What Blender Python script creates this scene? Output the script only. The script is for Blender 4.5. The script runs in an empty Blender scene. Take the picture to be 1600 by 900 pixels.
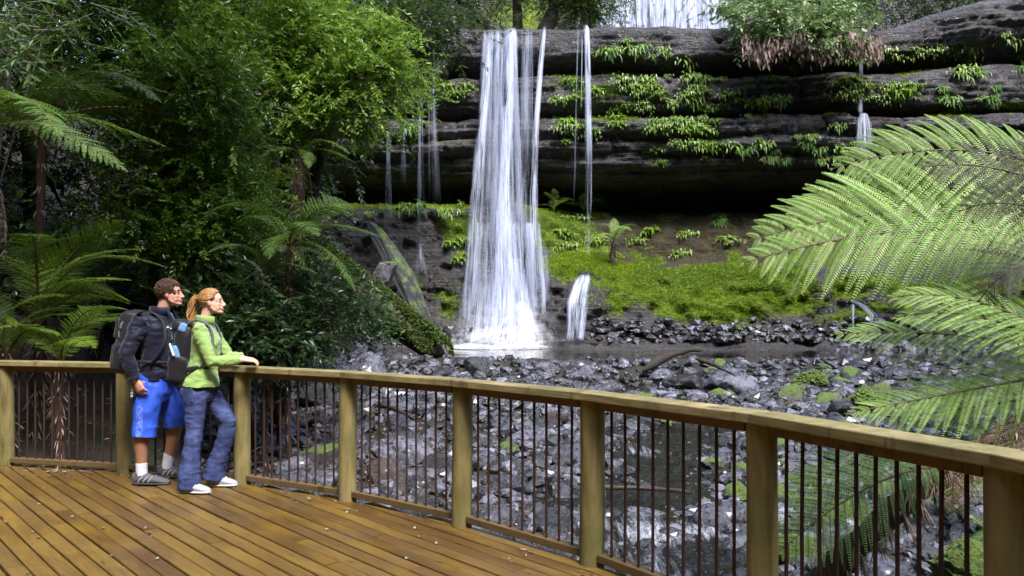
import bpy, bmesh, math, random
import numpy as np
from mathutils import Vector, Matrix

random.seed(7)
RNG = np.random.default_rng(7)
SC = bpy.context.scene
COL = SC.collection
EYE = 1.48            # camera height above the deck
FOC = 1200.0          # focal length in photo pixels (1600 wide)
HOR = 488.0           # horizon row in the photo


def P(px, py, d):
    return np.array([(px - 800) / FOC * d, d, EYE + (HOR - py) / FOC * d])


def nrm(a):
    a = np.asarray(a, float)
    return a / np.maximum(np.linalg.norm(a, axis=-1, keepdims=True), 1e-9)


def sstep(a, b, x):
    t = np.clip((np.asarray(x, float) - a) / (b - a), 0, 1)
    return t * t * (3 - 2 * t)


# ------------------------------------------------------------------ noise
def vnoise(p, seed=0):
    p = np.asarray(p, float)
    i = np.floor(p).astype(np.int64)
    f = p - i
    f = f * f * (3 - 2 * f)

    def h(dx, dy, dz):
        n = ((i[..., 0] + dx) * 374761393 + (i[..., 1] + dy) * 668265263 + (i[..., 2] + dz) * 1274126177 + seed * 974634777) & 0xffffffff
        n = ((n ^ (n >> 13)) * 1274126177) & 0xffffffff
        n = (n ^ (n >> 16)) & 0xffffffff
        return n / 2147483647.5 - 1
    x, y, z = f[..., 0], f[..., 1], f[..., 2]
    a = h(0, 0, 0) * (1 - x) + h(1, 0, 0) * x
    b = h(0, 1, 0) * (1 - x) + h(1, 1, 0) * x
    c = h(0, 0, 1) * (1 - x) + h(1, 0, 1) * x
    d = h(0, 1, 1) * (1 - x) + h(1, 1, 1) * x
    return (a * (1 - y) + b * y) * (1 - z) + (c * (1 - y) + d * y) * z


def fbm(p, octv=4, seed=0):
    p = np.asarray(p, float)
    s, a, t = 0, 1.0, 0
    for k in range(octv):
        s = s + a * vnoise(p * 2 ** k + k * 17.3, seed + k)
        t += a
        a *= .5
    return s / t


# ------------------------------------------------------------------ mesh builder
class MB:
    def __init__(self):
        self.v, self.f, self.m, self.r, self.uv, self.n = [], [], [], [], [], 0

    def add(self, verts, faces, rnd=0.0, mat=0, uv=None):
        verts = np.asarray(verts, float).reshape(-1, 3)
        faces = np.asarray(faces, int)
        self.v.append(verts)
        self.f.append(faces + self.n)
        self.m.append(np.full(len(faces), mat, int))
        self.r.append(np.broadcast_to(np.asarray(rnd, float), (len(verts),)).copy())
        self.uv.append(np.zeros((len(verts), 2)) if uv is None else np.asarray(uv, float))
        self.n += len(verts)

    def box(self, size, mtx=None, rnd=0.0, mat=0, bevel=0.0, loc=(0, 0, 0)):
        sx, sy, sz = [s / 2 for s in size]
        if bevel <= 0:
            v = [(x, y, z) for x in (-sx, sx) for y in (-sy, sy) for z in (-sz, sz)]
            f = [(0, 1, 3, 2), (4, 6, 7, 5), (0, 4, 5, 1), (2, 3, 7, 6), (0, 2, 6, 4), (1, 5, 7, 3)]
            v = np.array(v)
            f = np.array(f)
        else:
            bm = bmesh.new()
            bmesh.ops.create_cube(bm, size=1)
            for q in bm.verts:
                q.co = (q.co.x * size[0], q.co.y * size[1], q.co.z * size[2])
            bmesh.ops.bevel(bm, geom=bm.edges[:], offset=bevel, segments=2, affect='EDGES', profile=.5)
            bmesh.ops.triangulate(bm, faces=bm.faces[:])
            bm.verts.index_update()
            v = np.array([q.co[:] for q in bm.verts])
            f = np.array([[w.index for w in q.verts] for q in bm.faces])
            bm.free()
        if mtx is not None:
            M = np.array(mtx)
            v = v @ M[:3, :3].T + M[:3, 3]
        self.add(v + np.array(loc, float), f, rnd, mat)

    def tube(self, pts, rads, n=8, rnd=0.0, mat=0, side=(0.31, 1, 0.17), cap=True):
        pts = np.asarray(pts, float)
        k = len(pts)
        rads = [(r, r) if np.isscalar(r) else r for r in (rads if hasattr(rads, '__len__') else [rads] * k)]
        tg = nrm(np.gradient(pts, axis=0))
        th = np.linspace(0, 2 * np.pi, n, endpoint=False)
        rings, uvs = [], []
        ln = 0
        for i in range(k):
            s = np.array(side, float)
            s = s - tg[i] * (s @ tg[i])
            if np.linalg.norm(s) < 1e-3:
                s = np.array((1, 0, .2)) - tg[i] * (np.array((1, 0, .2)) @ tg[i])
            s = nrm(s)
            o = np.cross(tg[i], s)
            a, b = rads[i]
            rings.append(pts[i] + np.cos(th)[:, None] * s * a + np.sin(th)[:, None] * o * b)
            if i:
                ln += np.linalg.norm(pts[i] - pts[i - 1])
            uvs.append(np.stack([th / 6.283, np.full(n, ln)], 1))
        v = np.concatenate(rings)
        uv = np.concatenate(uvs)
        f = []
        for i in range(k - 1):
            for j in range(n):
                j2 = (j + 1) % n
                f.append((i * n + j, i * n + j2, (i + 1) * n + j2, (i + 1) * n + j))
        self.add(v, f, rnd, mat, uv)
        if cap:
            for i, fl in ((0, True), (k - 1, False)):
                b = np.concatenate([rings[i], pts[i][None]])
                t = [((j + 1) % n, j, n) if fl else (j, (j + 1) % n, n) for j in range(n)]
                self.add(b, t, rnd, mat, np.concatenate([uvs[i], uvs[i][:1]]))

    def ball(self, c, r, nu=14, nv=9, rnd=0.0, mat=0, M=None):
        r = (r, r, r) if np.isscalar(r) else r
        v = [(0, 0, 1)]
        for i in range(1, nv):
            t = math.pi * i / nv
            for j in range(nu):
                p = 2 * math.pi * j / nu
                v.append((math.sin(t) * math.cos(p), math.sin(t) * math.sin(p), math.cos(t)))
        v.append((0, 0, -1))
        f = [(0, 1 + j, 1 + (j + 1) % nu) for j in range(nu)]
        for i in range(nv - 2):
            a, b = 1 + i * nu, 1 + (i + 1) * nu
            for j in range(nu):
                f.append((a + j, b + j, b + (j + 1) % nu))
                f.append((a + j, b + (j + 1) % nu, a + (j + 1) % nu))
        e = 1 + (nv - 2) * nu
        f += [(e + j, len(v) - 1, e + (j + 1) % nu) for j in range(nu)]
        v = np.array(v) * np.array(r)
        if M is not None:
            v = v @ np.array(M)[:3, :3].T
        self.add(v + np.array(c, float), f, rnd, mat)

    def mesh(self, name, mats, smooth=False):
        me = bpy.data.meshes.new(name)
        V = np.concatenate(self.v)
        loops = np.concatenate([f.reshape(-1) for f in self.f])
        sizes = np.concatenate([np.full(len(f), f.shape[1], int) for f in self.f])
        starts = np.concatenate([[0], np.cumsum(sizes)[:-1]])
        me.vertices.add(len(V))
        me.vertices.foreach_set('co', V.astype(np.float32).ravel())
        me.loops.add(len(loops))
        me.loops.foreach_set('vertex_index', loops.astype(np.int32))
        me.polygons.add(len(sizes))
        me.polygons.foreach_set('loop_start', starts.astype(np.int32))
        me.polygons.foreach_set('loop_total', sizes.astype(np.int32))
        for m in (mats if isinstance(mats, (list, tuple)) else [mats]):
            me.materials.append(m)
        me.polygons.foreach_set('material_index', np.concatenate(self.m).astype(np.int32))
        me.polygons.foreach_set('use_smooth', np.full(len(sizes), smooth))
        at = me.attributes.new('rnd', 'FLOAT', 'POINT')
        at.data.foreach_set('value', np.concatenate(self.r).astype(np.float32))
        U = np.concatenate(self.uv)
        if np.any(U):
            ul = me.uv_layers.new(name='UVMap')
            ul.data.foreach_set('uv', U[loops].astype(np.float32).ravel())
        me.update(calc_edges=True)
        me.validate()
        return me

    def obj(self, name, mats, parent=None, smooth=False, loc=None):
        o = bpy.data.objects.new(name, self.mesh(name, mats, smooth))
        COL.objects.link(o)
        if parent is not None:
            o.parent = parent
        if loc is not None:
            o.location = loc
        return o


def tag(o, label, cat, group=None, kind=None):
    if label:
        o['label'] = label
    if cat:
        o['category'] = cat
    if group:
        o['group'] = group
    if kind:
        o['kind'] = kind
    return o


def thing(name, loc, label, cat, group=None, rz=0.0):
    o = bpy.data.objects.new(name, None)
    o.empty_display_size = .2
    COL.objects.link(o)
    o.location = tuple(float(c) for c in loc)
    o.rotation_euler = (0, 0, rz)
    return tag(o, label, cat, group)


def structure(o):
    o['kind'] = 'structure'
    return o


def linked(name, me, parent=None, mtx=None):
    o = bpy.data.objects.new(name, me)
    COL.objects.link(o)
    if parent is not None:
        o.parent = parent
    if mtx is not None:
        o.matrix_local = mtx
    return o


def copy_thing(root, loc, rz, scale, label, group=None):
    c = root.copy()
    COL.objects.link(c)
    c.location = tuple(float(q) for q in loc)
    c.rotation_euler = (root.rotation_euler[0], root.rotation_euler[1], rz)
    c.scale = (scale,) * 3 if np.isscalar(scale) else scale
    c['label'] = label
    if group:
        c['group'] = group
    for ch in list(root.children):
        d = ch.copy()
        COL.objects.link(d)
        d.parent = c
    return c


ORD = ['first', 'second', 'third', 'fourth', 'fifth', 'sixth', 'seventh', 'eighth', 'ninth', 'tenth', 'eleventh', 'twelfth', 'thirteenth',
       'fourteenth', 'fifteenth', 'sixteenth', 'seventeenth', 'eighteenth', 'nineteenth', 'twentieth', 'twenty-first', 'twenty-second',
       'twenty-third', 'twenty-fourth', 'twenty-fifth', 'twenty-sixth', 'twenty-seventh', 'twenty-eighth']


# ------------------------------------------------------------------ materials
class NT:
    def __init__(self, name):
        self.m = bpy.data.materials.new(name)
        self.m.use_nodes = True
        self.t = self.m.node_tree
        self.b = self.t.nodes['Principled BSDF']
        self.out = self.t.nodes['Material Output']

    def n(self, typ, props=None, **inp):
        nd = self.t.nodes.new('ShaderNode' + typ)
        for k, v in (props or {}).items():
            setattr(nd, k, v)
        for k, v in inp.items():
            self.set(nd, k.replace('_', ' '), v)
        return nd

    def set(self, nd, key, v):
        s = nd.inputs[key]
        if isinstance(v, bpy.types.NodeSocket):
            self.t.links.new(v, s)
        elif isinstance(v, bpy.types.Node):
            self.t.links.new(v.outputs[0], s)
        else:
            if isinstance(v, (tuple, list)) and len(v) == 3 and s.type == 'RGBA':
                v = (*v, 1)
            s.default_value = v

    def mix(self, f, a, b, mode='MIX'):
        nd = self.t.nodes.new('ShaderNodeMix')
        nd.data_type = 'RGBA'
        nd.blend_type = mode
        for i, v in ((0, f), (6, a), (7, b)):
            self.set(nd, i, v)
        return nd.outputs[2]

    def math(self, op, a, b=0.0, clamp=False):
        nd = self.t.nodes.new('ShaderNodeMath')
        nd.operation = op
        nd.use_clamp = clamp
        self.set(nd, 0, a)
        self.set(nd, 1, b)
        return nd.outputs[0]

    def ramp(self, f, stops):
        nd = self.t.nodes.new('ShaderNodeValToRGB')
        e = nd.color_ramp.elements
        while len(e) < len(stops):
            e.new(.5)
        for q, (p, c) in zip(e, stops):
            q.position = p
            q.color = (c, c, c, 1) if np.isscalar(c) else (*c, 1)
        self.set(nd, 0, f)
        return nd.outputs[0]

    def attr(self, name='rnd'):
        return self.n('Attribute', {'attribute_name': name}).outputs['Fac']

    def coord(self, which='Object', scale=(1, 1, 1)):
        c = self.n('TexCoord').outputs[which]
        if scale == (1, 1, 1):
            return c
        return self.n('Mapping', None, Vector=c, Scale=scale).outputs[0]

    def noise(self, vec, scale, detail=4, rough=.55, dist=0.0):
        return self.n('TexNoise', None, Vector=vec, Scale=scale, Detail=detail, Roughness=rough, Distortion=dist).outputs['Fac']

    def bump(self, h, strength=.3, dist=.02):
        nd = self.n('Bump', None, Strength=strength, Distance=dist)
        self.set(nd, 'Height', h)
        return nd.outputs[0]

    def p(self, **kw):
        for k, v in kw.items():
            self.set(self.b, k.replace('_', ' '), v)
        return self


def leaf_mat(name, c1, c2, rough=.38, trans=.3, spec=.5, c3=None):
    t = NT(name)
    r = t.attr()
    col = t.ramp(r, [(0, c1), (.8, c2), (1, c3 or c2)])
    t.p(Base_Color=col, Roughness=rough, Specular_IOR_Level=spec)
    tr = t.n('BsdfTranslucent', None, Color=t.mix(.5, col, (.18, .30, .03)))
    mx = t.n('MixShader')
    t.set(mx, 0, trans)
    t.set(mx, 1, t.b)
    t.set(mx, 2, tr)
    t.set(t.out, 'Surface', mx)
    return t.m


def plain(name, col, rough=.6, spec=.5, nscale=None, namp=.25, bump=0.0, metallic=0.0, bscale=None, dist=.005):
    t = NT(name)
    c = col
    if nscale:
        nz = t.noise(t.coord(), nscale, 5)
        c = t.mix(nz, tuple(max(0, q * (1 - namp)) for q in col), tuple(min(1, q * (1 + namp)) for q in col))
    t.p(Base_Color=c, Roughness=rough, Specular_IOR_Level=spec, Metallic=metallic)
    if bump:
        t.p(Normal=t.bump(t.noise(t.coord(), bscale or nscale or 20, 5), bump, dist))
    return t.m


def mat_deck():
    t = NT('deck_timber')
    uv = t.n('TexCoord').outputs['UV']
    r = t.attr()
    off = t.n('CombineXYZ', None, X=t.math('MULTIPLY', r, 31.0), Y=t.math('MULTIPLY', r, 7.0), Z=r)
    v = t.n('VectorMath', {'operation': 'ADD'})
    t.set(v, 0, uv)
    t.set(v, 1, off.outputs[0])
    grain = t.noise(t.n('Mapping', None, Vector=v.outputs[0], Scale=(1.3, 34, 1)).outputs[0], 3, 6, .6, 1.2)
    patch = t.noise(t.n('Mapping', None, Vector=v.outputs[0], Scale=(.9, 3, 1)).outputs[0], 1.6, 4)
    dirt = t.noise(t.coord('Object'), 1.1, 6, .65)
    fine = t.noise(t.coord('Object'), 60, 3)
    c = t.mix(r, (.096, .053, .014), (.188, .118, .032))
    c = t.mix(t.ramp(grain, [(.38, 0), (.70, .85)]), c, (.070, .027, .006))
    c = t.mix(t.ramp(patch, [(.45, 0), (.75, .6)]), c, (.27, .165, .022))
    c = t.mix(t.ramp(dirt, [(.50, 0), (.74, .65)]), c, (.085, .056, .026))
    knot = t.n('TexVoronoi', None, Vector=t.n('Mapping', None, Vector=v.outputs[0], Scale=(2.2, 9, 1)).outputs[0], Scale=1.0)
    c = t.mix(t.ramp(knot.outputs['Distance'], [(.03, .8), (.12, 0)]), c, (.06, .024, .008))
    c = t.mix(t.ramp(fine, [(.62, 0), (.75, .5)]), c, (.06, .04, .02))
    su_ = t.n('SeparateXYZ', None, Vector=uv)
    fu = t.math('MULTIPLY', t.math('SUBTRACT', t.math('FRACT', t.math('MULTIPLY', su_.outputs[0], 1 / .45)), .5), .45)
    fv = t.math('SUBTRACT', t.math('ABSOLUTE', t.math('SUBTRACT', su_.outputs[1], .05)), .030)
    sc_ = t.math('LESS_THAN', t.math('ADD', t.math('MULTIPLY', fu, fu), t.math('MULTIPLY', fv, fv)), .0042 ** 2)
    c = t.mix(t.math('MULTIPLY', sc_, .85), c, (.022, .016, .011))
    scuff = t.noise(t.n('Mapping', None, Vector=v.outputs[0], Scale=(2.0, 9, 1)).outputs[0], 2.2, 5, .7)
    c = t.mix(t.ramp(scuff, [(.66, 0), (.78, .4)]), c, (.42, .34, .22))
    t.p(Base_Color=c, Roughness=t.ramp(dirt, [(.3, .26), (.7, .55)]), Specular_IOR_Level=.5,
        Normal=t.bump(grain, .35, .004))
    return t.m


def mat_rail(name, base, base2, dark, green, gs=(4, 4, 60), amt=.7):
    t = NT(name)
    ad = t.n('VectorMath', {'operation': 'ADD'})
    t.set(ad, 0, t.coord())
    t.set(ad, 1, t.n('CombineXYZ', None, X=t.math('MULTIPLY', t.n('ObjectInfo').outputs['Random'], 37.0), Y=t.math('MULTIPLY', t.n('ObjectInfo').outputs['Random'], 11.0)).outputs[0])
    ob = ad.outputs[0]
    g = t.noise(t.n('Mapping', None, Vector=ob, Scale=gs).outputs[0], 1.0, 6, .6, .8)
    b = t.noise(ob, 3.3, 5, .65)
    s = t.noise(t.n('Mapping', None, Vector=ob, Scale=(7, 7, 1.0)).outputs[0], 1.0, 5, .7)
    c = t.mix(t.ramp(g, [(.3, 0), (.7, 1)]), base, base2)
    c = t.mix(t.ramp(b, [(.42, 0), (.7, amt)]), c, green)
    c = t.mix(t.ramp(s, [(.56, 0), (.68, .85)]), c, dark)
    t.p(Base_Color=c, Roughness=.6, Specular_IOR_Level=.35, Normal=t.bump(g, .4, .004))
    return t.m


def mat_cliff():
    t = NT('wet_rock')
    co = t.coord('Object')
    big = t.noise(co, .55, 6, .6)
    strata = t.noise(t.coord('Object', (.45, .45, 9.0)), 1.0, 8, .7, .7)
    fine = t.noise(co, 7, 8, .7)
    wetv = t.noise(t.coord('Object', (1.8, 1.8, .25)), 1.0, 4)
    c = t.mix(t.ramp(strata, [(.3, 0), (.7, 1)]), (.026, .023, .021), (.160, .146, .142))
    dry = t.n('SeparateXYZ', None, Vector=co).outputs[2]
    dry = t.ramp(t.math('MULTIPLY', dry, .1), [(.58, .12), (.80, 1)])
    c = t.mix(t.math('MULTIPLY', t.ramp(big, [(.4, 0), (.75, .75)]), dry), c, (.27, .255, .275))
    glints = t.noise(co, 11, 4, .75)
    c = t.mix(t.math('MULTIPLY', t.ramp(glints, [(.60, 0), (.68, .7)]), t.ramp(t.noise(co, 1.1, 3), [(.45, 0), (.6, 1)])), c, (.26, .25, .30))  # pale lilac specks paint wet highlights into the rock colour
    c = t.mix(t.ramp(fine, [(.3, .7), (.6, 0)]), c, (.012, .012, .012))
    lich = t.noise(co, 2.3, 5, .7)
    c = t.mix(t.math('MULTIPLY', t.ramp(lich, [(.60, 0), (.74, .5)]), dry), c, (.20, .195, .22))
    # soil seam, plus far-left rock darkened for the gloom there
    ea = t.attr('earth_gloom')
    soil = t.mix(t.ramp(fine, [(.35, 0), (.65, 1)]), (.020, .014, .007), (.062, .044, .018))
    soil = t.mix(t.ramp(t.noise(co, 2.1, 6, .7), [(.46, 0), (.66, .8)]), soil, (.062, .075, .012))
    c = t.mix(ea, c, soil)
    # moss film
    mo = t.attr('moss')
    mf = t.ramp(t.math('ADD', mo, t.math('MULTIPLY', t.math('SUBTRACT', fine, .5), 1.3)), [(.42, 0), (.58, 1)])
    mn = t.noise(co, 1.7, 5, .6)
    mc = t.mix(t.ramp(mn, [(.35, 0), (.65, 1)]), (.050, .095, .006), (.23, .32, .016))
    mc = t.mix(t.ramp(fine, [(.3, .6), (.6, 0)]), mc, (.012, .03, .004))
    c = t.mix(mf, c, mc)
    ro = t.ramp(wetv, [(.35, .18), (.65, .42)])
    ro = t.mix(t.math('MAXIMUM', mf, ea), ro, (.9, .9, .9))
    hh = t.math('ADD', t.math('MULTIPLY', fine, 1.0), t.math('MULTIPLY', strata, .9))
    t.p(Base_Color=c, Roughness=ro, Specular_IOR_Level=.5, Normal=t.bump(hh, 1.0, .22))
    return t.m


def mat_stone(name, c1, c2, moss=.0, rough=(.16, .45)):
    t = NT(name)
    co = t.coord('Object')
    r = t.attr()
    inf = t.n('ObjectInfo').outputs['Random']
    a = t.noise(co, 3.2, 6, .6)
    f = t.noise(co, 26, 5, .7)
    rr = t.math('FRACT', t.math('ADD', r, inf))
    c = t.mix(rr, c1, c2)
    c = t.mix(t.ramp(a, [(.38, .85), (.58, 0)]), c, tuple(q * .4 for q in c1))
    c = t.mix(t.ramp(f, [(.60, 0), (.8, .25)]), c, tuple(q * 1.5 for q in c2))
    if moss:
        nz = t.n('Separate' + 'XYZ', None, Vector=t.n('NewGeometry').outputs['Normal']).outputs[2]
        mk = t.math('ADD', t.math('MULTIPLY', nz, .55), t.math('MULTIPLY', t.noise(co, 4, 5, .7), .8))
        mk = t.ramp(mk, [(.97 - moss, 0), (1.13 - moss, 1)])
        mv = t.ramp(t.noise(co, 9, 7, .8), [(.36, 0), (.66, 1)])
        c = t.mix(mk, c, t.mix(mv, (.022, .050, .003), (.19, .29, .014)))
    else:
        mk = 0.0
    ro = t.ramp(a, [(.3, rough[0]), (.7, rough[1])])
    if moss:
        ro = t.mix(mk, ro, (.9, .9, .9))
    t.p(Base_Color=c, Roughness=ro, Specular_IOR_Level=.9, Coat_Weight=0.0 if moss else .3, Coat_Roughness=.16, Normal=t.bump(t.math('ADD', f, t.math('ADD', a, mv if moss else 0.0)), .75, .04))
    return t.m


def mat_ground():
    t = NT('forest_soil')
    co = t.coord('Object')
    a = t.noise(co, .8, 6, .65)
    f = t.noise(co, 18, 6, .7)
    c = t.mix(t.ramp(f, [(.3, 0), (.7, 1)]), (.007, .005, .0035), (.034, .024, .015))
    c = t.mix(t.ramp(a, [(.5, 0), (.7, .6)]), c, (.028, .038, .010))
    t.p(Base_Color=c, Roughness=.7, Normal=t.bump(f, .8, .05))
    return t.m


def mat_stream():
    t = NT('stream_water')
    co = t.coord('Object')
    fl = t.attr('rapid')
    w1 = t.noise(t.coord('Object', (3.0, 1.3, 1)), 1.6, 4, .55, .8)
    w2 = t.noise(t.coord('Object', (6.5, 2.4, 1)), 3.2, 3, .6, .5)
    st = t.noise(t.coord('Object', (13, 1.6, 1)), 1.0, 5, .65, .7)
    foam = t.ramp(t.math('ADD', t.math('MULTIPLY', st, .75), t.math('MULTIPLY', fl, .55)), [(.54, 0), (.92, .9)])
    c = t.mix(foam, (.009, .007, .004), (.66, .69, .78))
    t.p(Base_Color=c, Roughness=t.mix(foam, (.05, .05, .05), (.6, .6, .6)), Specular_IOR_Level=.75, IOR=1.33,
        Normal=t.bump(t.math('ADD', w1, t.math('MULTIPLY', w2, .5)), 1.0, .22))
    return t.m


def mat_pool():
    t = NT('pool_water')
    w = t.noise(t.coord('Object', (1, 2.4, 1)), 1.7, 4, .6)
    t.p(Base_Color=(.009, .008, .005), Roughness=.03, IOR=1.33, Specular_IOR_Level=.5, Normal=t.bump(w, .14, .03))
    return t.m


def mat_fall(name, dens, col=(.68, .74, .93), vs=.35, us=26):
    """silky falling water: streaks along the fall, thin at the edges"""
    t = NT(name)
    uv = t.n('TexCoord').outputs['UV']
    r = t.attr()
    off = t.n('CombineXYZ', None, X=t.math('MULTIPLY', r, 13.0), Y=t.math('MULTIPLY', r, 5.0), Z=r)
    v = t.n('VectorMath', {'operation': 'ADD'})
    t.set(v, 0, uv)
    t.set(v, 1, off.outputs[0])
    s1 = t.noise(t.n('Mapping', None, Vector=v.outputs[0], Scale=(us * .12, vs, 1)).outputs[0], 1.0, 4, .6)
    s2 = t.noise(t.n('Mapping', None, Vector=v.outputs[0], Scale=(us, vs * 1.6, 1)).outputs[0], 1.0, 3, .6)
    a = t.math('ADD', t.math('MULTIPLY', s1, .55), t.math('MULTIPLY', s2, .55))
    a = t.ramp(a, [(.47, 0), (.67, 1)])
    a = t.math('MULTIPLY', a, t.math('MULTIPLY', t.attr('dens'), dens), True)
    t.p(Base_Color=col, Roughness=.5, Specular_IOR_Level=.3)
    tl = t.n('BsdfTranslucent', None, Color=col)
    ms = t.n('MixShader')
    t.set(ms, 0, .35)
    t.set(ms, 1, t.b)
    t.set(ms, 2, tl)
    mx = t.n('MixShader')
    t.set(mx, 0, a)
    t.set(mx, 1, t.n('BsdfTransparent'))
    t.set(mx, 2, ms)
    t.set(t.out, 'Surface', mx)
    return t.m


def mat_bark(name, c1, c2, moss=.35, stretch=(7, 7, 1.2)):
    t = NT(name)
    g = t.noise(t.coord('Object', stretch), 2.0, 6, .65, .6)
    a = t.noise(t.coord('Object'), 2.2, 5, .6)
    c = t.mix(t.ramp(g, [(.3, 0), (.7, 1)]), c1, c2)
    c = t.mix(t.ramp(a, [(.5, 0), (.72, moss)]), c, (.04, .065, .012))
    t.p(Base_Color=c, Roughness=.85, Normal=t.bump(g, .8, .03))
    return t.m


def mat_cloth(name, col, rough=.8, weave=420, amp=.2, sheen=.15):
    t = NT(name)
    a = t.noise(t.coord(), 14, 4)
    w = t.noise(t.coord(), weave, 2)
    c = t.mix(a, tuple(q * (1 - amp) for q in col), tuple(min(1, q * (1 + amp)) for q in col))
    t.p(Base_Color=c, Roughness=rough, Specular_IOR_Level=.25, Sheen_Weight=sheen, Normal=t.bump(w, .15, .001))
    return t.m


M = {}
M['deck'] = mat_deck()
M['rail'] = mat_rail('rail_timber', (.165, .132, .055), (.37, .30, .145), (.030, .026, .013), (.110, .118, .038), (4, 4, 40))
M['post'] = mat_rail('post_timber', (.135, .106, .036), (.30, .24, .10), (.045, .036, .014), (.095, .105, .028), (16, 16, 2.2), .7)
M['kick'] = mat_rail('kick_timber', (.10, .060, .022), (.17, .110, .045), (.04, .028, .014), (.10, .075, .035), (4, 4, 40))
M['rust'] = plain('rusty_iron', (.040, .019, .014), .75, .3, 40, .4, .3)
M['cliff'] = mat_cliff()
M['stone'] = mat_stone('creek_stone', (.015, .014, .017), (.23, .222, .285), 0, (.07, .30))  # sky glints on wet stone put into the pale lilac albedo
M['stone_dark'] = mat_stone('dark_stone', (.012, .0115, .012), (.032, .030, .034), 0, (.14, .45))
M['slab'] = mat_stone('slab_rock', (.012, .0115, .012), (.030, .029, .032), .25, (.45, .8))
M['stone_brown'] = mat_stone('brown_stone', (.050, .034, .022), (.105, .075, .055), 0, (.1, .35))
M['stone_moss'] = mat_stone('mossy_stone', (.03, .029, .031), (.17, .163, .19), .36)
M['stone_moss_full'] = mat_stone('moss_covered_stone', (.06, .058, .06), (.12, .115, .12), .85)
M['ground'] = mat_ground()
M['stream'] = mat_stream()
M['pool'] = mat_pool()
M['fall'] = mat_fall('falling_water', 1.75)
M['fall_thin'] = mat_fall('thin_falling_water', .75, us=34)
M['foam'] = mat_fall('water_foam', 1.5, (.86, .87, .9), 3.0, 5)
M['bark'] = mat_bark('brown_bark', (.020, .014, .009), (.075, .050, .030))
M['bark_dark'] = mat_bark('dark_bark', (.012, .010, .008), (.045, .034, .024), .5)
M['bark_pale'] = mat_bark('pale_bark', (.10, .085, .07), (.26, .23, .19), .1)
M['fibre'] = mat_bark('fern_trunk_fibre', (.016, .008, .004), (.070, .036, .018), .12, (18, 18, 3))
M['log'] = mat_bark('mossy_log_bark', (.030, .024, .015), (.09, .070, .045), 1.0, (3, 3, 3))
M['leaf'] = leaf_mat('myrtle_leaf', (.040, .105, .012), (.155, .280, .030), .32, .34, .5, (.26, .34, .03))
M['leaf_dark'] = leaf_mat('shade_toned_leaf', (.007, .022, .004), (.022, .055, .009), .36, .2, .45)  # darkened leaf copy; gloom under the trees put into the colour
M['leaf_bright'] = leaf_mat('sunny_leaf', (.095, .195, .024), (.290, .430, .065), .36, .40, .5, (.24, .32, .03))
M['leaf_shrub'] = leaf_mat('shrub_leaf', (.13, .21, .08), (.34, .44, .22), .42, .25)
M['leaf_grey'] = leaf_mat('grey_green_leaf', (.035, .09, .02), (.11, .20, .05), .42, .25)
M['leaf_olive'] = leaf_mat('olive_needle', (.028, .036, .010), (.075, .085, .022), .5, .25)
M['fern'] = leaf_mat('fern_green', (.045, .140, .012), (.140, .290, .030), .45, .34)
M['fern_dark'] = leaf_mat('fern_shade_green', (.016, .055, .012), (.045, .110, .025), .45, .25)  # darker copy of the fern green; understorey shade put into the colour
M['fern_bright'] = leaf_mat('fern_pale_green', (.17, .34, .045), (.38, .56, .150), .42, .38, .4)
M['fern_backlit'] = leaf_mat('fern_backlit_tone', (.018, .020, .009), (.050, .050, .020), .6, .2, .3)  # backlit darkness of the near fronds put into the leaf colour
M['fern_yellow'] = leaf_mat('fern_yellow_green', (.12, .26, .014), (.27, .44, .035), .4, .38)
M['fern_dead'] = leaf_mat('dead_fern', (.06, .036, .024), (.38, .27, .235), .8, .15, .2)
M['stalk'] = plain('fern_stalk', (.10, .085, .025), .55, .4, 12, .3)
M['stalk_dark'] = plain('dark_fern_stalk', (.030, .018, .010), .6, .3, 12, .3)
M['moss_leaf'] = leaf_mat('moss_tuft', (.13, .22, .006), (.34, .46, .016), .7, .35, .25, (.44, .52, .04))
M['moss_dull'] = leaf_mat('dull_moss_tuft', (.028, .052, .008), (.095, .140, .028), .8, .25, .2, (.14, .19, .05))
M['moss_pale'] = leaf_mat('pale_moss_tuft', (.13, .20, .035), (.27, .37, .08), .7, .35, .25)
M['litter'] = leaf_mat('fallen_leaf', (.05, .024, .01), (.22, .15, .07), .7, .15, .3, (.36, .30, .20))
M['driftwood'] = mat_bark('driftwood', (.04, .03, .022), (.14, .11, .085), .1, (2, 2, 12))
# ================================================================== terrain
def bed(y):
    return np.interp(y, [-40, 0, 6, 9, 12, 15, 18, 19.6, 20.5, 21.3, 23.5, 29, 60], [-2.2, -1.35, -.95, -.78, -.55, -.36, -.08, .15, .24, .04, -.1, -.2, -.2])


def creek_x(y):
    return np.interp(y, [-20, 3, 5, 7, 9, 12, 16, 20, 24], [2.5, 2.2, 1.5, 1.25, 1.5, 2.4, 3.2, 4.2, 4.2])


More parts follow.
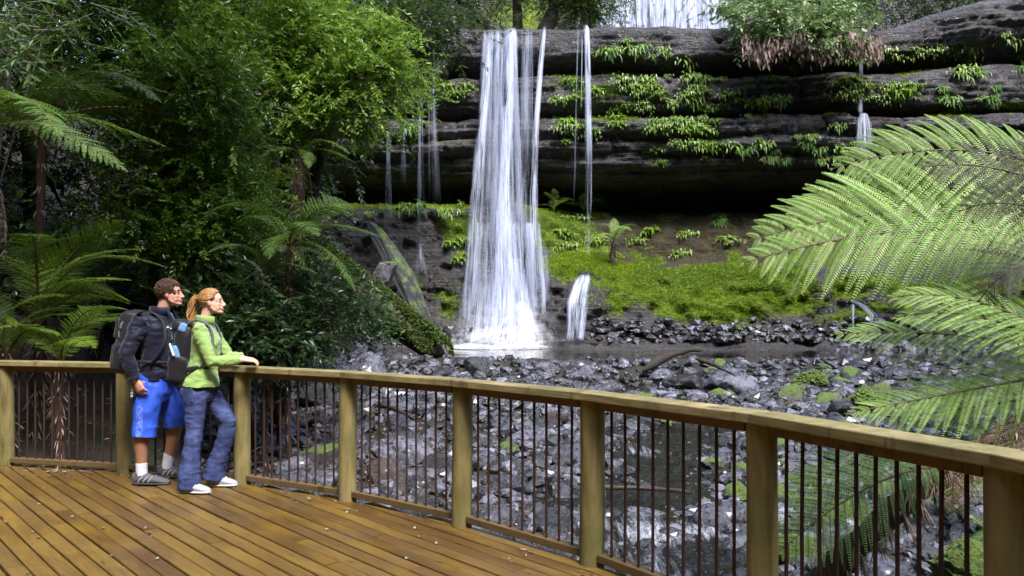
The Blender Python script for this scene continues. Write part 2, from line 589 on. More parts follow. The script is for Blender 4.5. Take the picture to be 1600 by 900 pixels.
def ground_z(x, y, detail=True):
    x = np.asarray(x, float)
    y = np.asarray(y, float)
    z = bed(y)
    p = np.stack([x, y, np.zeros_like(x)], -1)
    edge = np.interp(y, [-10, 5, 9, 14, 20, 26, 40], [-6.5, -4.6, -3.6, -4.2, -4.6, -4.2, -4.2])
    dl = np.maximum(edge - x, 0)
    z = z + np.minimum(.18 * dl + .055 * dl ** 2, 2 + .62 * dl) * sstep(0, .8, dl)
    edr = np.interp(y, [-10, 4, 9, 14, 20, 26], [7, 4.5, 6.5, 10, 20, 30])
    dr = np.maximum(x - edr, 0)
    z = z + np.minimum(.10 * dr + .035 * dr ** 2, 1.5 + .6 * dr)
    db = np.maximum(-9 - y, 0)
    z = z + np.minimum(.05 * db ** 2, 1 + .7 * db)
    z = z - .22 * np.exp(-((x - creek_x(y)) / 1.5) ** 2) * sstep(20.5, 18, y)
    if detail:
        z = z + .13 * fbm(p * .9, 4, 3) + .05 * fbm(p * 3.5, 3, 9)
    return z


def N3(a, b, c, o=4, s=0):
    return fbm(np.stack(np.broadcast_arrays(np.asarray(a, float), np.asarray(b, float), np.asarray(c, float)), -1), o, s)


def grid_mesh(X, Y, Z):
    n, m = X.shape
    v = np.stack([X, Y, Z], -1).reshape(-1, 3)
    i, j = np.meshgrid(np.arange(n - 1), np.arange(m - 1), indexing='ij')
    a = i * m + j
    f = np.stack([a, a + m, a + m + 1, a + 1], -1).reshape(-1, 4)
    return v, f


def uneven(lo, hi, c0, c1, fine, coarse):
    a = list(np.arange(c0, c1, fine))
    x = c1
    while x < hi:
        a.append(x)
        x += min(coarse, fine + (x - c1) * .25)
    a.append(hi)
    x = c0 - fine
    b = []
    while x > lo:
        b.append(x)
        x -= min(coarse, fine + (c0 - x) * .25)
    b.append(lo)
    return np.array(b[::-1] + a)


gx = uneven(-150, 150, -14, 16, .14, 6)
gy = uneven(-150, 170, 3, 28, .14, 6)
GX, GY = np.meshgrid(gx, gy, indexing='ij')
GZ = ground_z(GX, GY)
GZ = np.where(GY > 38, GZ - 1.5, GZ)
mb = MB()
mb.add(*grid_mesh(GX, GY, GZ))
structure(mb.obj('ground', M['ground'], smooth=True))

# ---- stream and pool
sy = np.arange(2.0, 20.6, .06)
su = np.linspace(-1, 1, 110)
U, Yy = np.meshgrid(su, sy, indexing='ij')
hw = np.interp(Yy, [2, 6, 10, 16, 23], [2.6, 2.5, 2.8, 3.2, 4.0])
X = creek_x(Yy) + .25 * np.sin(Yy * 1.1) + U * hw
steps = .12 * N3(X * .7, Yy * 1.1, 4, 3, 61)
Z = bed(Yy) - .10 + .0 * U + steps * .35 + .050 * fbm(np.stack([X * 3.2, Yy * 2.0, 0 * X], -1), 4, 31)
Z = Z - .12 * np.abs(U) ** 4
mb = MB()
mb.add(*grid_mesh(X, Yy, Z))
o = structure(mb.obj('stream', M['stream'], smooth=True))
rap = sstep(.0, .55, N3(X * .9, Yy * .7, 2, 3, 62)) * sstep(.95, .4, np.abs(U)) * .55 + .55 * np.exp(-((X - 1.35) / .45) ** 2) * sstep(9.5, 6.5, Yy)
at = o.data.attributes.new('rapid', 'FLOAT', 'POINT')
at.data.foreach_set('value', rap.reshape(-1).astype(np.float32))

px_ = np.arange(-7, 26, .25)
py_ = np.arange(20.5, 33, .25)
X, Yy = np.meshgrid(px_, py_, indexing='ij')
Z = .20 + .008 * fbm(np.stack([X * 1.5, Yy * 2, 0 * X], -1), 2, 5)
mb = MB()
mb.add(*grid_mesh(X, Yy, Z))
structure(mb.obj('pool', M['pool'], smooth=True))

# ================================================================== cliff
TOP = [(34, 20.0), (14, 14.6), (5, 13.2), (1.6, 12.95), (.5, 12.85), (.1, 12.6), (0, 12.3), (.0, 11.8), (.25, 11.45), (.9, 11.3), (1.3, 11.1), (1.0, 10.92),
       (.3, 10.85), (.08, 10.65), (.02, 10.2), (.05, 9.75), (.3, 9.42), (.8, 9.33), (.85, 9.15), (.1, 9.06), (-.08, 8.85), (-.05, 8.5),
       (.22, 8.40), (.22, 8.25), (-.03, 8.17), (.0, 7.85), (.35, 7.72), (.45, 7.55), (.28, 7.47), (.4, 7.2), (.75, 7.1), (.7, 6.95), (1.0, 6.8), (2.0, 6.7), (4.0, 6.62)]
BOT_R = [(4.0, 6.62), (4.6, 6.2), (4.2, 5.85), (2.6, 5.62), (1.9, 5.2), (1.4, 4.6), (.9, 4.0), (.5, 3.6), (.0, 3.42), (-1.0, 3.25), (-1.9, 2.85), (-2.5, 2.3), (-2.9, 1.6),
         (-3.2, .9), (-3.5, .4), (-4.4, .15), (-5.6, -.5)]
BOT_L = [(4.0, 6.62), (4.2, 6.3), (3.4, 5.85), (1.2, 5.7), (-.2, 5.62), (-.45, 5.4), (-.5, 4.8), (-.45, 4.0), (-.55, 3.3), (-.7, 2.6), (-.85, 2.0), (-1.0, 1.4), (-1.25, .9),
         (-1.6, .5), (-2.0, .25), (-2.6, .05), (-3.6, -.5)]


def resamp(pts, n):
    p = np.array(pts, float)
    w = np.linalg.norm(np.diff(p, axis=0) * np.array([.6, 1]), axis=1)
    w = np.minimum(w, .9)
    s = np.concatenate([[0], np.cumsum(w)])
    t = np.linspace(0, s[-1], n)
    q = np.stack([np.interp(t, s, p[:, 0]), np.interp(t, s, p[:, 1])], 1)
    k = np.array([.25, .5, .25])
    for _ in range(2):
        q[1:-1] = q[:-2] * .25 + q[1:-1] * .5 + q[2:] * .25
    return q


tp = resamp(TOP, 210)
br = resamp(BOT_R, 120)[1:]
bl = resamp(BOT_L, 120)[1:]
cx = np.concatenate([np.arange(-26, -10, .3), np.arange(-10, 22, .075), np.arange(22, 36, .3)])
wR = sstep(-.3, 4.5, cx + .8 * fbm(np.stack([cx * .4, cx * 0, cx * 0], -1), 2, 77))
NR = len(tp) + len(br)
CO = np.zeros((len(cx), NR))
CZ = np.zeros((len(cx), NR))
CO[:, :len(tp)] = tp[:, 0]
CZ[:, :len(tp)] = tp[:, 1]
CO[:, len(tp):] = bl[:, 0] * (1 - wR[:, None]) + br[:, 0] * wR[:, None]
CZ[:, len(tp):] = bl[:, 1] * (1 - wR[:, None]) + br[:, 1] * wR[:, None]
CX = np.repeat(cx[:, None], NR, 1)
z0 = CZ.copy()


hardness = sstep(6.4, 6.9, z0)
CZ = CZ + .22 * N3(CX * .16, z0 * .25, 0, 3, 1) * sstep(5.2, 7, z0) + .10 * N3(CX * .8, z0 * .5, 3, 3, 2)
CZ = CZ + sstep(13.5, 19, CX) * .85 * sstep(10.3, 12.0, z0) - .2 * sstep(10.5, 14.2, CX) * sstep(19, 14.2, CX) * sstep(10.8, 12, z0)
CZ = CZ - sstep(-2.0, -3.6, CX) * 1.9 * sstep(10.0, 12.3, z0) * sstep(14.5, 12.9, z0)
blockid = np.floor(np.interp(z0, [0, 6.7, 7.75, 8.3, 9.2, 11.1, 14], [0, 1, 2, 3, 4, 5, 6]))
nb = N3(CX * .45, blockid * 7.7, 1.5, 3, 5)
CO = CO + .55 * N3(CX * .22, z0 * .12, 0, 3, 4) + hardness * .38 * nb
crack = N3(CX * 1.1, blockid * 3.1, z0 * .3, 2, 12)
CO = CO + hardness * .16 * sstep(.1, .0, np.abs(crack - .22)) * sstep(12.9, 12.4, z0)
CO = CO + hardness * (.13 * N3(CX * .35, 0, CZ * 5.0, 4, 8) + .15 * N3(CX * 1.3, 2, CZ * 2.6, 4, 9) + .06 * N3(CX * 5, 2, CZ * 8, 3, 10))
tz = CZ * 4.3 + 1.6 * N3(CX * .30, CZ * .4, 7, 3, 23)
saw = tz - np.floor(tz)
lay = .5 + .5 * N3(np.floor(tz) * 5.3, CX * .25, 3, 2, 24)
CO = CO + hardness * sstep(12.6, 12.0, z0) * .17 * lay * (saw ** 1.6 - .4)
soft = 1 - hardness
lump = N3(CX * .8, 0, CZ * .9, 4, 15)
low = 1 + .8 * sstep(3.4, 2.2, z0)
CO = CO - soft * (.55 * np.abs(lump) + .20 * low * N3(CX * 2.0, 1, CZ * 3.2, 4, 16) + .08 * low * N3(CX * 6, 1, CZ * 9, 3, 18))
CZ = CZ + soft * sstep(.3, .9, z0) * .05 * N3(CX * 2.2, 5, CZ * 2.2, 3, 19)
CZ = CZ + soft * wR[:, None] * sstep(3.9, 3.2, z0) * sstep(.3, 1.2, z0) * (.30 * N3(CX * .55, 0, CO * .5, 3, 21))
CO = CO + wR[:, None] * sstep(8.5, 11, CX) * sstep(14.5, 12, CX) * sstep(3.4, 1.5, z0) * .9
CY = 30 + CO - .0045 * np.maximum(np.abs(CX - 1) - 4, 0) ** 2
cliff_v, cliff_f = grid_mesh(CX, CY, CZ)
SX = 800 + FOC * CX / CY
SY = HOR - FOC * (CZ - EYE) / CY
# normals for masks
dxa = np.stack([np.gradient(CX, axis=0), np.gradient(CY, axis=0), np.gradient(CZ, axis=0)], -1)
dza = np.stack([np.gradient(CX, axis=1), np.gradient(CY, axis=1), np.gradient(CZ, axis=1)], -1)
CN = -nrm(np.cross(dxa, dza))

# what grows where (photo pixels of the patch centre, its radii, its weight): moss is a growth, not shade
PATCH = [(905, 150, 40, 40, .6), (960, 140, 50, 22, .6), (1000, 165, 60, 22, .55), (1085, 195, 40, 16, .8), (975, 118, 50, 8, .6), (885, 190, 30, 20, .5),
         (1440, 176, 90, 6, 1.0), (1590, 168, 40, 12, 1.0), (1360, 150, 50, 28, .5), (1130, 175, 60, 16, .55), (1110, 215, 50, 10, .5),
         (640, 322, 130, 5, 1.0), (720, 355, 45, 28, .9), (715, 420, 30, 60, .55), (880, 360, 60, 42, 1.2), (900, 330, 80, 14, 1.0), (930, 400, 50, 16, 1.1), (870, 415, 60, 22, .7),
         (985, 425, 60, 16, 1.0), (1010, 470, 90, 30, .75), (1075, 460, 80, 40, 1.2), (1130, 485, 80, 26, 1.3), (1020, 445, 70, 26, 1.1), (1170, 460, 60, 26, 1.1), (1230, 435, 90, 22, .9), (1260, 470, 45, 12, 1.2),
         (1060, 430, 90, 16, .9), (1400, 445, 60, 10, 1.0), (1480, 460, 120, 10, 1.0), (1180, 430, 60, 16, .8), (960, 500, 45, 20, .5), (640, 350, 60, 25, .35), (1560, 470, 90, 14, .9), (560, 400, 120, 60, .42), (640, 440, 60, 80, .40), (700, 470, 40, 60, .45), (1150, 512, 160, 18, .42), (960, 480, 60, 40, .5), (1330, 500, 90, 25, .45), (1290, 455, 60, 16, 1.1), (1350, 440, 90, 14, 1.1), (1480, 450, 140, 16, 1.1), (1190, 470, 70, 30, 1.1), (1120, 430, 90, 22, 1.1), (1230, 480, 50, 16, 1.1), (1400, 480, 60, 14, .8)]
moss = np.zeros_like(CX)
for (a, b, c, d, w) in PATCH:
    moss = np.maximum(moss, w * np.exp(-((SX - a) / c) ** 2 - ((SY - b) / d) ** 2))
mn = N3(CX * .9, CY * .9, CZ * .9, 4, 41)
ledge = sstep(.45, .8, CN[..., 2]) * sstep(-.1, .35, mn)
moss = np.clip(moss * (1.0 + .9 * mn) + .45 * ledge * sstep(.6, 2, z0) * sstep(12.6, 12, z0), 0, 1.2)
earth_gloom = sstep(2.9, 3.6, z0) * sstep(6.6, 5.9, z0) * wR[:, None]
earth_gloom = np.clip(earth_gloom, 0, 1) * np.clip(1.1 + .5 * mn, 0, 1)
earth_gloom = np.maximum(earth_gloom, sstep(-8.0, -10.5, CX) * sstep(9, 6, z0))  # far-left rock takes the soil colour to darken it like the gloom there
mb = MB()
mb.add(cliff_v, cliff_f)
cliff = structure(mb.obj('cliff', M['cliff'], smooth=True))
for nm_, ar in (('moss', moss), ('earth_gloom', earth_gloom)):
    at = cliff.data.attributes.new(nm_, 'FLOAT', 'POINT')
    at.data.foreach_set('value', ar.reshape(-1).astype(np.float32))
fsx, fsy, fy_ = SX.ravel(), SY.ravel(), CY.ravel()


def on_cliff(px, py, tol=7):
    """point of the visible rock surface along the sight line of a photo pixel"""
    d = np.maximum(np.abs(fsx - px), np.abs(fsy - py))
    k = np.where(d < tol)[0]
    if len(k) == 0:
        k = np.array([np.argmin(d)])
    i = k[np.argmin(fy_[k])]
    return cliff_v[i], CN.reshape(-1, 3)[i]


# far upper tier behind the lip
ux = np.arange(-30, 60, .5)
uz = np.arange(12, 52, .4)
X, Zz = np.meshgrid(ux, uz, indexing='ij')
Yy = 60 + .06 * (Zz - 20) + 1.4 * N3(X * .1, 0, Zz * .3, 3, 51) + .6 * N3(X * .3, 0, Zz * 1.6, 3, 52)
mb = MB()
v, f = grid_mesh(X, Yy, Zz)
mb.add(v, f[:, ::-1])
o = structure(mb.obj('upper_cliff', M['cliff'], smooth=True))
for nm_ in ('moss', 'earth_gloom'):
    at = o.data.attributes.new(nm_, 'FLOAT', 'POINT')
    at.data.foreach_set('value', np.clip(.35 + .5 * N3(X * .2, 3, Zz * .2, 3, 55), 0, 1).reshape(-1).astype(np.float32) * (1 if nm_ == 'moss' else 0))

# ---- moss cushions: fuzzy tufts standing on the mossy ground
def leaf_quads(base, d, n, ln, wd, fold=.12):
    d = nrm(d)
    n = nrm(n - d * np.sum(n * d, -1, keepdims=True))
    s = np.cross(d, n)
    ln = np.asarray(ln)[:, None]
    wd = np.asarray(wd)[:, None]
    v = np.stack([base, base + d * ln * .45 + s * wd * .5 + n * wd * fold, base + d * ln, base + d * ln * .45 - s * wd * .5 + n * wd * fold], 1)
    k = np.arange(len(base))[:, None] * 4
    return v.reshape(-1, 3), k + np.arange(4)[None]


vis = (moss.ravel() > .45) & (fsx > 500) & (fsx < 1700) & (fsy > 80) & (fsy < 540)
idx = np.where(vis)[0]
area_w = np.clip(moss.ravel()[idx], 0, 1) * (1 + 1.5 * (fsy[idx] > 395))
for nm_, cnt, matn, sel, lab in (('moss', 120000, 'moss_leaf', None, 'bright green moss cushions on the low rocks and ledges'),
                                 ('ground_cover', 9000, 'moss_pale', lambda i: (fsy[i] < 452) & (fsy[i] > 405) & (fsx[i] > 990) & (fsx[i] < 1330), 'pale green low creeping plants on the mossy bank')):
    ii, ww = idx, area_w
    if sel is not None:
        kk = sel(idx)
        ii, ww = idx[kk], area_w[kk]
    pick = RNG.choice(ii, cnt, p=ww / ww.sum())
    b = cliff_v[pick] + RNG.normal(0, .045, (cnt, 3)) * np.array([1, .7, .5])
    nn = CN.reshape(-1, 3)[pick]
    d = nrm(nn * .8 + RNG.normal(0, .5, (cnt, 3)) + np.array([0, -.25, .35]))
    big = 1.6 if sel is not None else 1.0
    v, f = leaf_quads(b, d, RNG.normal(0, 1, (cnt, 3)), RNG.uniform(.03, .075, cnt) * big, RNG.uniform(.018, .034, cnt) * big)
    mb = MB()
    mb.add(v, f, np.repeat(RNG.random(cnt), 4))
    tag(mb.obj(nm_, M[matn]), lab, 'moss' if nm_ == 'moss' else 'ground cover', kind='stuff')
# ================================================================== rocks
def ico(sub):
    bm = bmesh.new()
    bmesh.ops.create_icosphere(bm, subdivisions=sub, radius=1)
    bm.verts.index_update()
    v = np.array([q.co[:] for q in bm.verts])
    f = np.array([[w.index for w in q.verts] for q in bm.faces])
    bm.free()
    return v, f


ICO = {k: ico(k) for k in (1, 2, 3, 4, 5)}


def rock_arrays(seed, sub=3, planes=11, rough=.10, flat=.7, round_=0.0, fuzz=0.0):
    r = np.random.default_rng(seed)
    d, f = ICO[sub]
    n = nrm(r.normal(0, 1, (planes, 3)))
    h = r.uniform(.55, 1.0, planes)
    dots = np.maximum(d @ n.T, 1e-3)
    rad = np.min(np.where(dots > .05, h / dots, 9), axis=1)
    rad = np.minimum(rad, 1.35)
    rad = rad * (1 - round_) + round_
    v = d * rad[:, None]
    v = v * (1 + rough * fbm(v * 2.1 + seed, 3, seed)[:, None] + rough * .5 * fbm(v * 6 + seed, 2, seed + 5)[:, None])
    if fuzz:
        v = v * (1 + fuzz * np.abs(fbm(v * 5 + seed, 2, seed + 8)) + fuzz * .9 * fbm(v * 13 + seed, 2, seed + 9))[:, None]
    v = v * np.array([1, r.uniform(.7, 1.0), flat * r.uniform(.8, 1.15)])
    return v, f


def rock_mesh(name, seed, mat, **kw):
    mb = MB()
    v, f = rock_arrays(seed, **kw)
    mb.add(v, f, random.random())
    me = mb.mesh(name, mat, smooth=True)
    me.set_sharp_from_angle(angle=math.radians(32)) if hasattr(me, 'set_sharp_from_angle') else None
    return me


def bump_z(x, y):
    return float(ground_z(np.array([x]), np.array([y]))[0])


# named boulders: photo x, depth, size, material, seed, rounding, label
BIG = [
    (640, 11.0, .40, 'stone', 1, .55, 'smooth round grey boulder high behind the fourth railing panel from the left', 0),
    (600, 10.0, .36, 'stone_brown', 2, .6, 'rounded brown-grey boulder behind the left of the fourth railing panel', 0),
    (658, 8.6, .33, 'stone_dark', 3, .1, 'flat dark wet slab low behind the fourth railing panel', 0),
    (625, 7.7, .36, 'stone_dark', 4, .05, 'black angular boulder at the foot of the fourth railing panel', 0),
    (790, 9.8, .34, 'stone', 5, .3, 'pale topped boulder with wet shine high behind the fifth railing panel', 0),
    (770, 8.3, .34, 'stone', 6, .55, 'large rounded grey boulder leaning left behind the fifth panel', 0),
    (762, 7.55, .26, 'stone_brown', 7, .6, 'rounded rust-brown boulder beside the fifth panel post', 0),
    (860, 8.6, .30, 'stone_dark', 8, .2, 'dark pointed boulder between the stream and the fifth panel', 0),
    (870, 7.2, .36, 'stone_dark', 9, .05, 'broad dark slab at the stream edge behind the fifth panel', 0),
    (905, 7.0, .36, 'stone', 10, .05, 'tilted pale flat slab beside the stream and the post right of the fifth panel', 0),
    (880, 6.3, .40, 'stone', 11, .05, 'big pale slab lowest behind the fifth railing panel', 0),
    (745, 18.6, .42, 'stone_dark', 12, .05, 'dark wedge boulder at the near edge of the pool below the falls', .0),
    (850, 18.2, .36, 'stone', 13, .05, 'pale wet boulder right of the dark wedge by the pool edge', 0),
    (1245, 7.6, .34, 'stone_moss_full', 14, .6, 'dome of bright moss over a stone, behind the panel at the right', .02),
    (1318, 8.4, .36, 'stone_moss_full', 15, .6, 'round bright moss covered stone, farther of the pair behind the right panel', .02),
    (1385, 5.7, .42, 'stone_moss', 16, .3, 'large grey boulder with moss under the leaning fern trunk', .05),
    (1365, 5.0, .22, 'stone', 17, .4, 'smooth pale grey stone at the bottom edge below the fern trunk', .12),
    (1370, 4.7, .26, 'stone_moss_full', 18, .5, 'long moss cushion stone lowest behind the right panel', .08),
    (1435, 4.75, .20, 'stone_moss_full', 19, .5, 'small moss cushion stone right of the long one behind the right panel', .08),
    (1535, 6.6, .45, 'stone_moss_full', 20, .4, 'mossy boulder half behind the nearest right railing post', .1),
    (1075, 17.5, .50, 'stone', 21, .05, 'sharp grey boulder in front of the driftwood log', .05),
    (1140, 17.0, .55, 'stone', 22, .05, 'long pale slab right of the driftwood log', .05),
    (1005, 16.0, .40, 'stone_moss', 23, .1, 'angular stone with moss patches below the driftwood log', 0),
    (1265, 17.0, .40, 'stone_moss_full', 24, .4, 'moss capped stone on the gravel bar right of the pool', .05),
    (1360, 14.5, .45, 'stone_moss_full', 25, .4, 'broad moss capped stone beneath the lowest bright fern frond', .05),
    (440, 15.5, .55, 'stone_dark', 26, .1, 'large dark boulder on the left bank just right of the hands of the woman', .1),
    (500, 14.8, .50, 'stone_dark', 27, .05, 'dark wet boulder in the middle of the left bank rubble', .1),
    (575, 18.6, .55, 'stone', 28, .05, 'flat pale slab below the tip of the mossy fallen log', .05),
    (495, 17.8, .50, 'stone', 29, .1, 'grey wet boulder high on the left bank rubble', .1),
    (540, 13.0, .40, 'stone', 30, .05, 'grey angular slab just above the rail near the third post', .05),
    (450, 9.2, .40, 'stone', 31, .1, 'pale wet slab low behind the panel right of the jeans', 0),
    (495, 10.6, .40, 'stone_moss', 32, .1, 'grey slab topped with moss behind the panel right of the jeans', 0),
    (420, 8.3, .34, 'stone', 33, .1, 'pale angular stone at the foot of the panel right of the jeans', 0),
]
for (px, d, s, mk, sd, rn, lab, lift) in BIG:
    s = s * (.8 if d < 15 else .9)
    x = (px - 800) / FOC * d
    me = rock_mesh('boulder', 900 + sd, M[mk], sub=5 if mk == 'stone_moss_full' else 4, planes=10 + sd % 5, rough=.09, flat=.72, round_=rn, fuzz=.16 if mk == 'stone_moss_full' else .05)
    o = linked('boulder', me)
    o.location = (x, d, bump_z(x, d) + s * .22 + lift)
    o.scale = (s, s, s)
    o.rotation_euler = (random.uniform(-.3, .3), random.uniform(-.3, .3), random.uniform(0, 6.3))
    tag(o, lab.replace('women ', ''), 'boulder')

# medium stones of the creek bed, each its own object
PROTO = {}
for mk, k in (('stone', 9), ('stone_dark', 4), ('stone_brown', 2), ('stone_moss', 4)):
    PROTO[mk] = [rock_mesh('stone', 40 + 13 * j + len(mk), M[mk], sub=3, planes=9 + j % 5, rough=.08, flat=.62, round_=(0, .35, .12, .6)[j % 4], fuzz=.20 if mk == 'stone_moss' else 0) for j in range(k)]
cnt = 0
tries = 0
placed = []
while cnt < 265 and tries < 20000:
    tries += 1
    d = 6.2 + (22.0 - 6.2) * random.random() ** 1.25
    px = random.uniform(375, 1420)
    x = (px - 800) / FOC * d
    e = float(np.interp(d, [5, 9, 14, 20, 26], [-4.6, -3.6, -4.2, -5.4, -5.5]))
    if x < e - .8 or (d > 19.6 and x > -2.2):
        continue
    inst = abs(x - creek_x(d)) < 1.1 and d < 20
    if inst and random.random() < .5:
        continue
    s = random.uniform(.10, .25) * (1 + .035 * (d - 7))
    if any((x - a) ** 2 + (d - b) ** 2 < (.62 * (s + c)) ** 2 for a, b, c in placed):
        continue
    placed.append((x, d, s))
    u = random.random()
    right = px > 1120 and d > 9
    mk = 'stone_moss' if u < (.5 if right else .07) else 'stone_dark' if u < (.6 if right else .24) else 'stone_brown' if u < (.62 if right else .29) else 'stone'
    o = linked('creek_stone', random.choice(PROTO[mk]))
    o.location = (x, d, bump_z(x, d) + s * .16)
    o.scale = (s * random.uniform(.85, 1.3), s, s * random.uniform(.8, 1.15))
    o.rotation_euler = (random.uniform(-.45, .45), random.uniform(-.45, .45), random.uniform(0, 6.3))
    lab = {'stone': 'wet grey angular stone among many alike on the creek bed', 'stone_dark': 'small black wet stone among the grey ones on the creek bed',
           'stone_brown': 'brownish stone among the grey ones on the creek bed', 'stone_moss': 'grey stone with moss on top among others on the creek bed'}[mk]
    tag(o, lab, 'stone', {'stone': 'grey creek stones', 'stone_dark': 'black creek stones', 'stone_brown': 'brown creek stones', 'stone_moss': 'mossy creek stones'}[mk])
    cnt += 1

# the rest of the rubble
mb = MB()
small = [rock_arrays(300 + k, sub=2 if k < 5 else 1, planes=9, rough=.08, flat=.6, round_=(0, .5, .15, .65, .3)[k % 5]) for k in range(14)]
n = 14000
d = 4.4 + (23.5 - 4.4) * RNG.random(n) ** 1.1
pxs = RNG.uniform(300, 1560, n)
xs = (pxs - 800) / FOC * d
el = np.interp(d, [5, 9, 14, 20, 26], [-4.4, -4.4, -5.2, -6.4, -6.6])
ok = (xs > el) & ~((np.abs(xs - creek_x(d)) < 1.0) & (d < 19) & (RNG.random(n) < .5)) & ~((d > 19.9) & (xs > -2.2))
xs, d = xs[ok], d[ok]
zs = ground_z(xs, d)
for k in range(len(xs)):
    v, f = small[(k * 7) % 5] if d[k] < 9 else small[5 + k % 9]
    s = (.03 + .13 * RNG.random() ** 2) * (1 + .03 * (d[k] - 6))
    a = RNG.uniform(0, 6.3)
    tx, ty = RNG.uniform(-.6, .6, 2)
    R = np.array(Matrix.Rotation(a, 3, 'Z') @ Matrix.Rotation(tx, 3, 'X') @ Matrix.Rotation(ty, 3, 'Y'))
    mb.add((v * s) @ R.T + np.array([xs[k], d[k], zs[k] + s * .2]), f, RNG.random(), 1 if RNG.random() < .52 else 2 if RNG.random() < .05 else 0)
foot = np.where((z0.ravel() < 1.3) & (z0.ravel() > np.where(cliff_v[:, 0] < 11, .45, .1)) & (cliff_v[:, 0] > 2.8) & (cliff_v[:, 0] < 20))[0]
foot = np.concatenate([foot, np.where((z0.ravel() < .9) & (z0.ravel() > .25) & (cliff_v[:, 0] < -1.5) & (cliff_v[:, 0] > -8))[0]])
for i in RNG.choice(foot, 1100, replace=False):
    v, f = small[5 + i % 9]
    s = RNG.uniform(.05, .24) * (.5 + RNG.random())
    R = np.array(Matrix.Rotation(RNG.uniform(0, 6.3), 3, 'Z') @ Matrix.Rotation(RNG.uniform(-.6, .6), 3, 'X'))
    mb.add((v * s) @ R.T + cliff_v[i], f, RNG.random(), 1 if RNG.random() < .5 else 2 if RNG.random() < .1 else 0)
tag(mb.obj('loose_stones', [M['stone'], M['stone_dark'], M['stone_brown']]), 'loose wet grey stones and gravel filling the creek bed', 'stones', kind='stuff')

# dead leaves lying between the stones and on the bank
n = 5200
d = 5 + 19 * RNG.random(n)
pxs = RNG.uniform(0, 1500, n)
xs = (pxs - 800) / FOC * d
b = np.stack([xs, d, ground_z(xs, d) + .05 + .10 * RNG.random(n)], 1)
v, f = leaf_quads(b, nrm(RNG.normal(0, 1, (n, 3)) * np.array([1, 1, .3])), np.array([0, 0, 1.]) + RNG.normal(0, .35, (n, 3)), RNG.uniform(.04, .10, n), RNG.uniform(.02, .04, n))
mb = MB()
mb.add(v, f, np.repeat(RNG.random(n), 4))
tag(mb.obj('leaf_litter', M['litter']), 'brown dead leaves scattered between the creek stones', 'leaf litter', kind='stuff')

# fallen timber
def log_obj(name, a, b, r0, r1, mat, lab, seed, n=12, bend=.1):
    t = np.linspace(0, 1, n)[:, None]
    pts = a * (1 - t) + b * t + np.array([0, 0, bend]) * np.sin(t * np.pi) * min(1, r0 * 8) + .5 * r0 * np.stack([fbm(np.stack([t[:, 0] * 4, t[:, 0] * 0 + k, t[:, 0] * 0 + seed], -1), 2, seed) for k in range(3)], 1)
    mb = MB()
    mb.tube(pts, [(r0 + (r1 - r0) * q) * min(1, .25 + 12 * q, .2 + 9 * (1 - q)) * (1 + .16 * math.sin(q * 17 + seed) + .1 * math.sin(q * 41)) for q in t[:, 0]], n=16)
    V = mb.v[0]
    mb.v[0] = V + .10 * r0 * fbm(V * 5 / max(r0, .05) * .3, 3, seed)[:, None] * nrm(RNG.normal(0, 1, (1, 3)))
    return tag(mb.obj(name, mat, smooth=True), lab, 'log')


log_obj('driftwood_log', P(1005, 577, 18.5), P(1098, 545, 19.3), .12, .05, M['bark_dark'], 'dark driftwood log lying on stones right of the pool', 3)
log_obj('driftwood_branch', P(1085, 560, 17.4), P(1150, 588, 16.5), .06, .02, M['bark_dark'], 'short dark branch crossing stones beside the driftwood log', 4)
log_obj('driftwood_branch', P(925, 762, 6.9), P(1085, 771, 6.6), .022, .016, M['driftwood'], 'pale thin branch lying across the stream behind the railing', 5)
log_obj('driftwood_branch', P(590, 632, 12.5), P(650, 655, 11.9), .05, .02, M['bark_dark'], 'short dark stick leaning on the round boulder behind the railing', 6)

# ================================================================== deck and railing
POSTS = [(-6.25, 7.50), (-4.91, 7.45), (-3.60, 7.14), (-2.34, 6.67), (-1.30, 6.09), (-.348, 5.36), (.472, 4.53), (1.17, 3.60), (1.67, 2.58), (2.0, 1.45)]
POSTS = [np.array(p) for p in POSTS]
poly = [(p[0], p[1]) for p in POSTS] + [(2.2, -1.5), (1.6, -5.5), (-9, -5.5), (-9, 7.5)]
cen = np.array([-3.0, 2.0])
poly = [tuple(np.array(p) + nrm(np.array(p) - cen) * .07) for p in poly]


def clip_line(p0, dr):
    """parameter range of a line inside the deck outline (convex enough)"""
    ts = []
    for i in range(len(poly)):
        a, b = np.array(poly[i]), np.array(poly[(i + 1) % len(poly)])
        e = b - a
        den = dr[0] * e[1] - dr[1] * e[0]
        if abs(den) < 1e-9:
            continue
        w = a - p0
        t = (w[0] * e[1] - w[1] * e[0]) / den
        u = (w[0] * dr[1] - w[1] * dr[0]) / den
        if 0 <= u <= 1:
            ts.append(t)
    return (min(ts), max(ts)) if len(ts) >= 2 else None


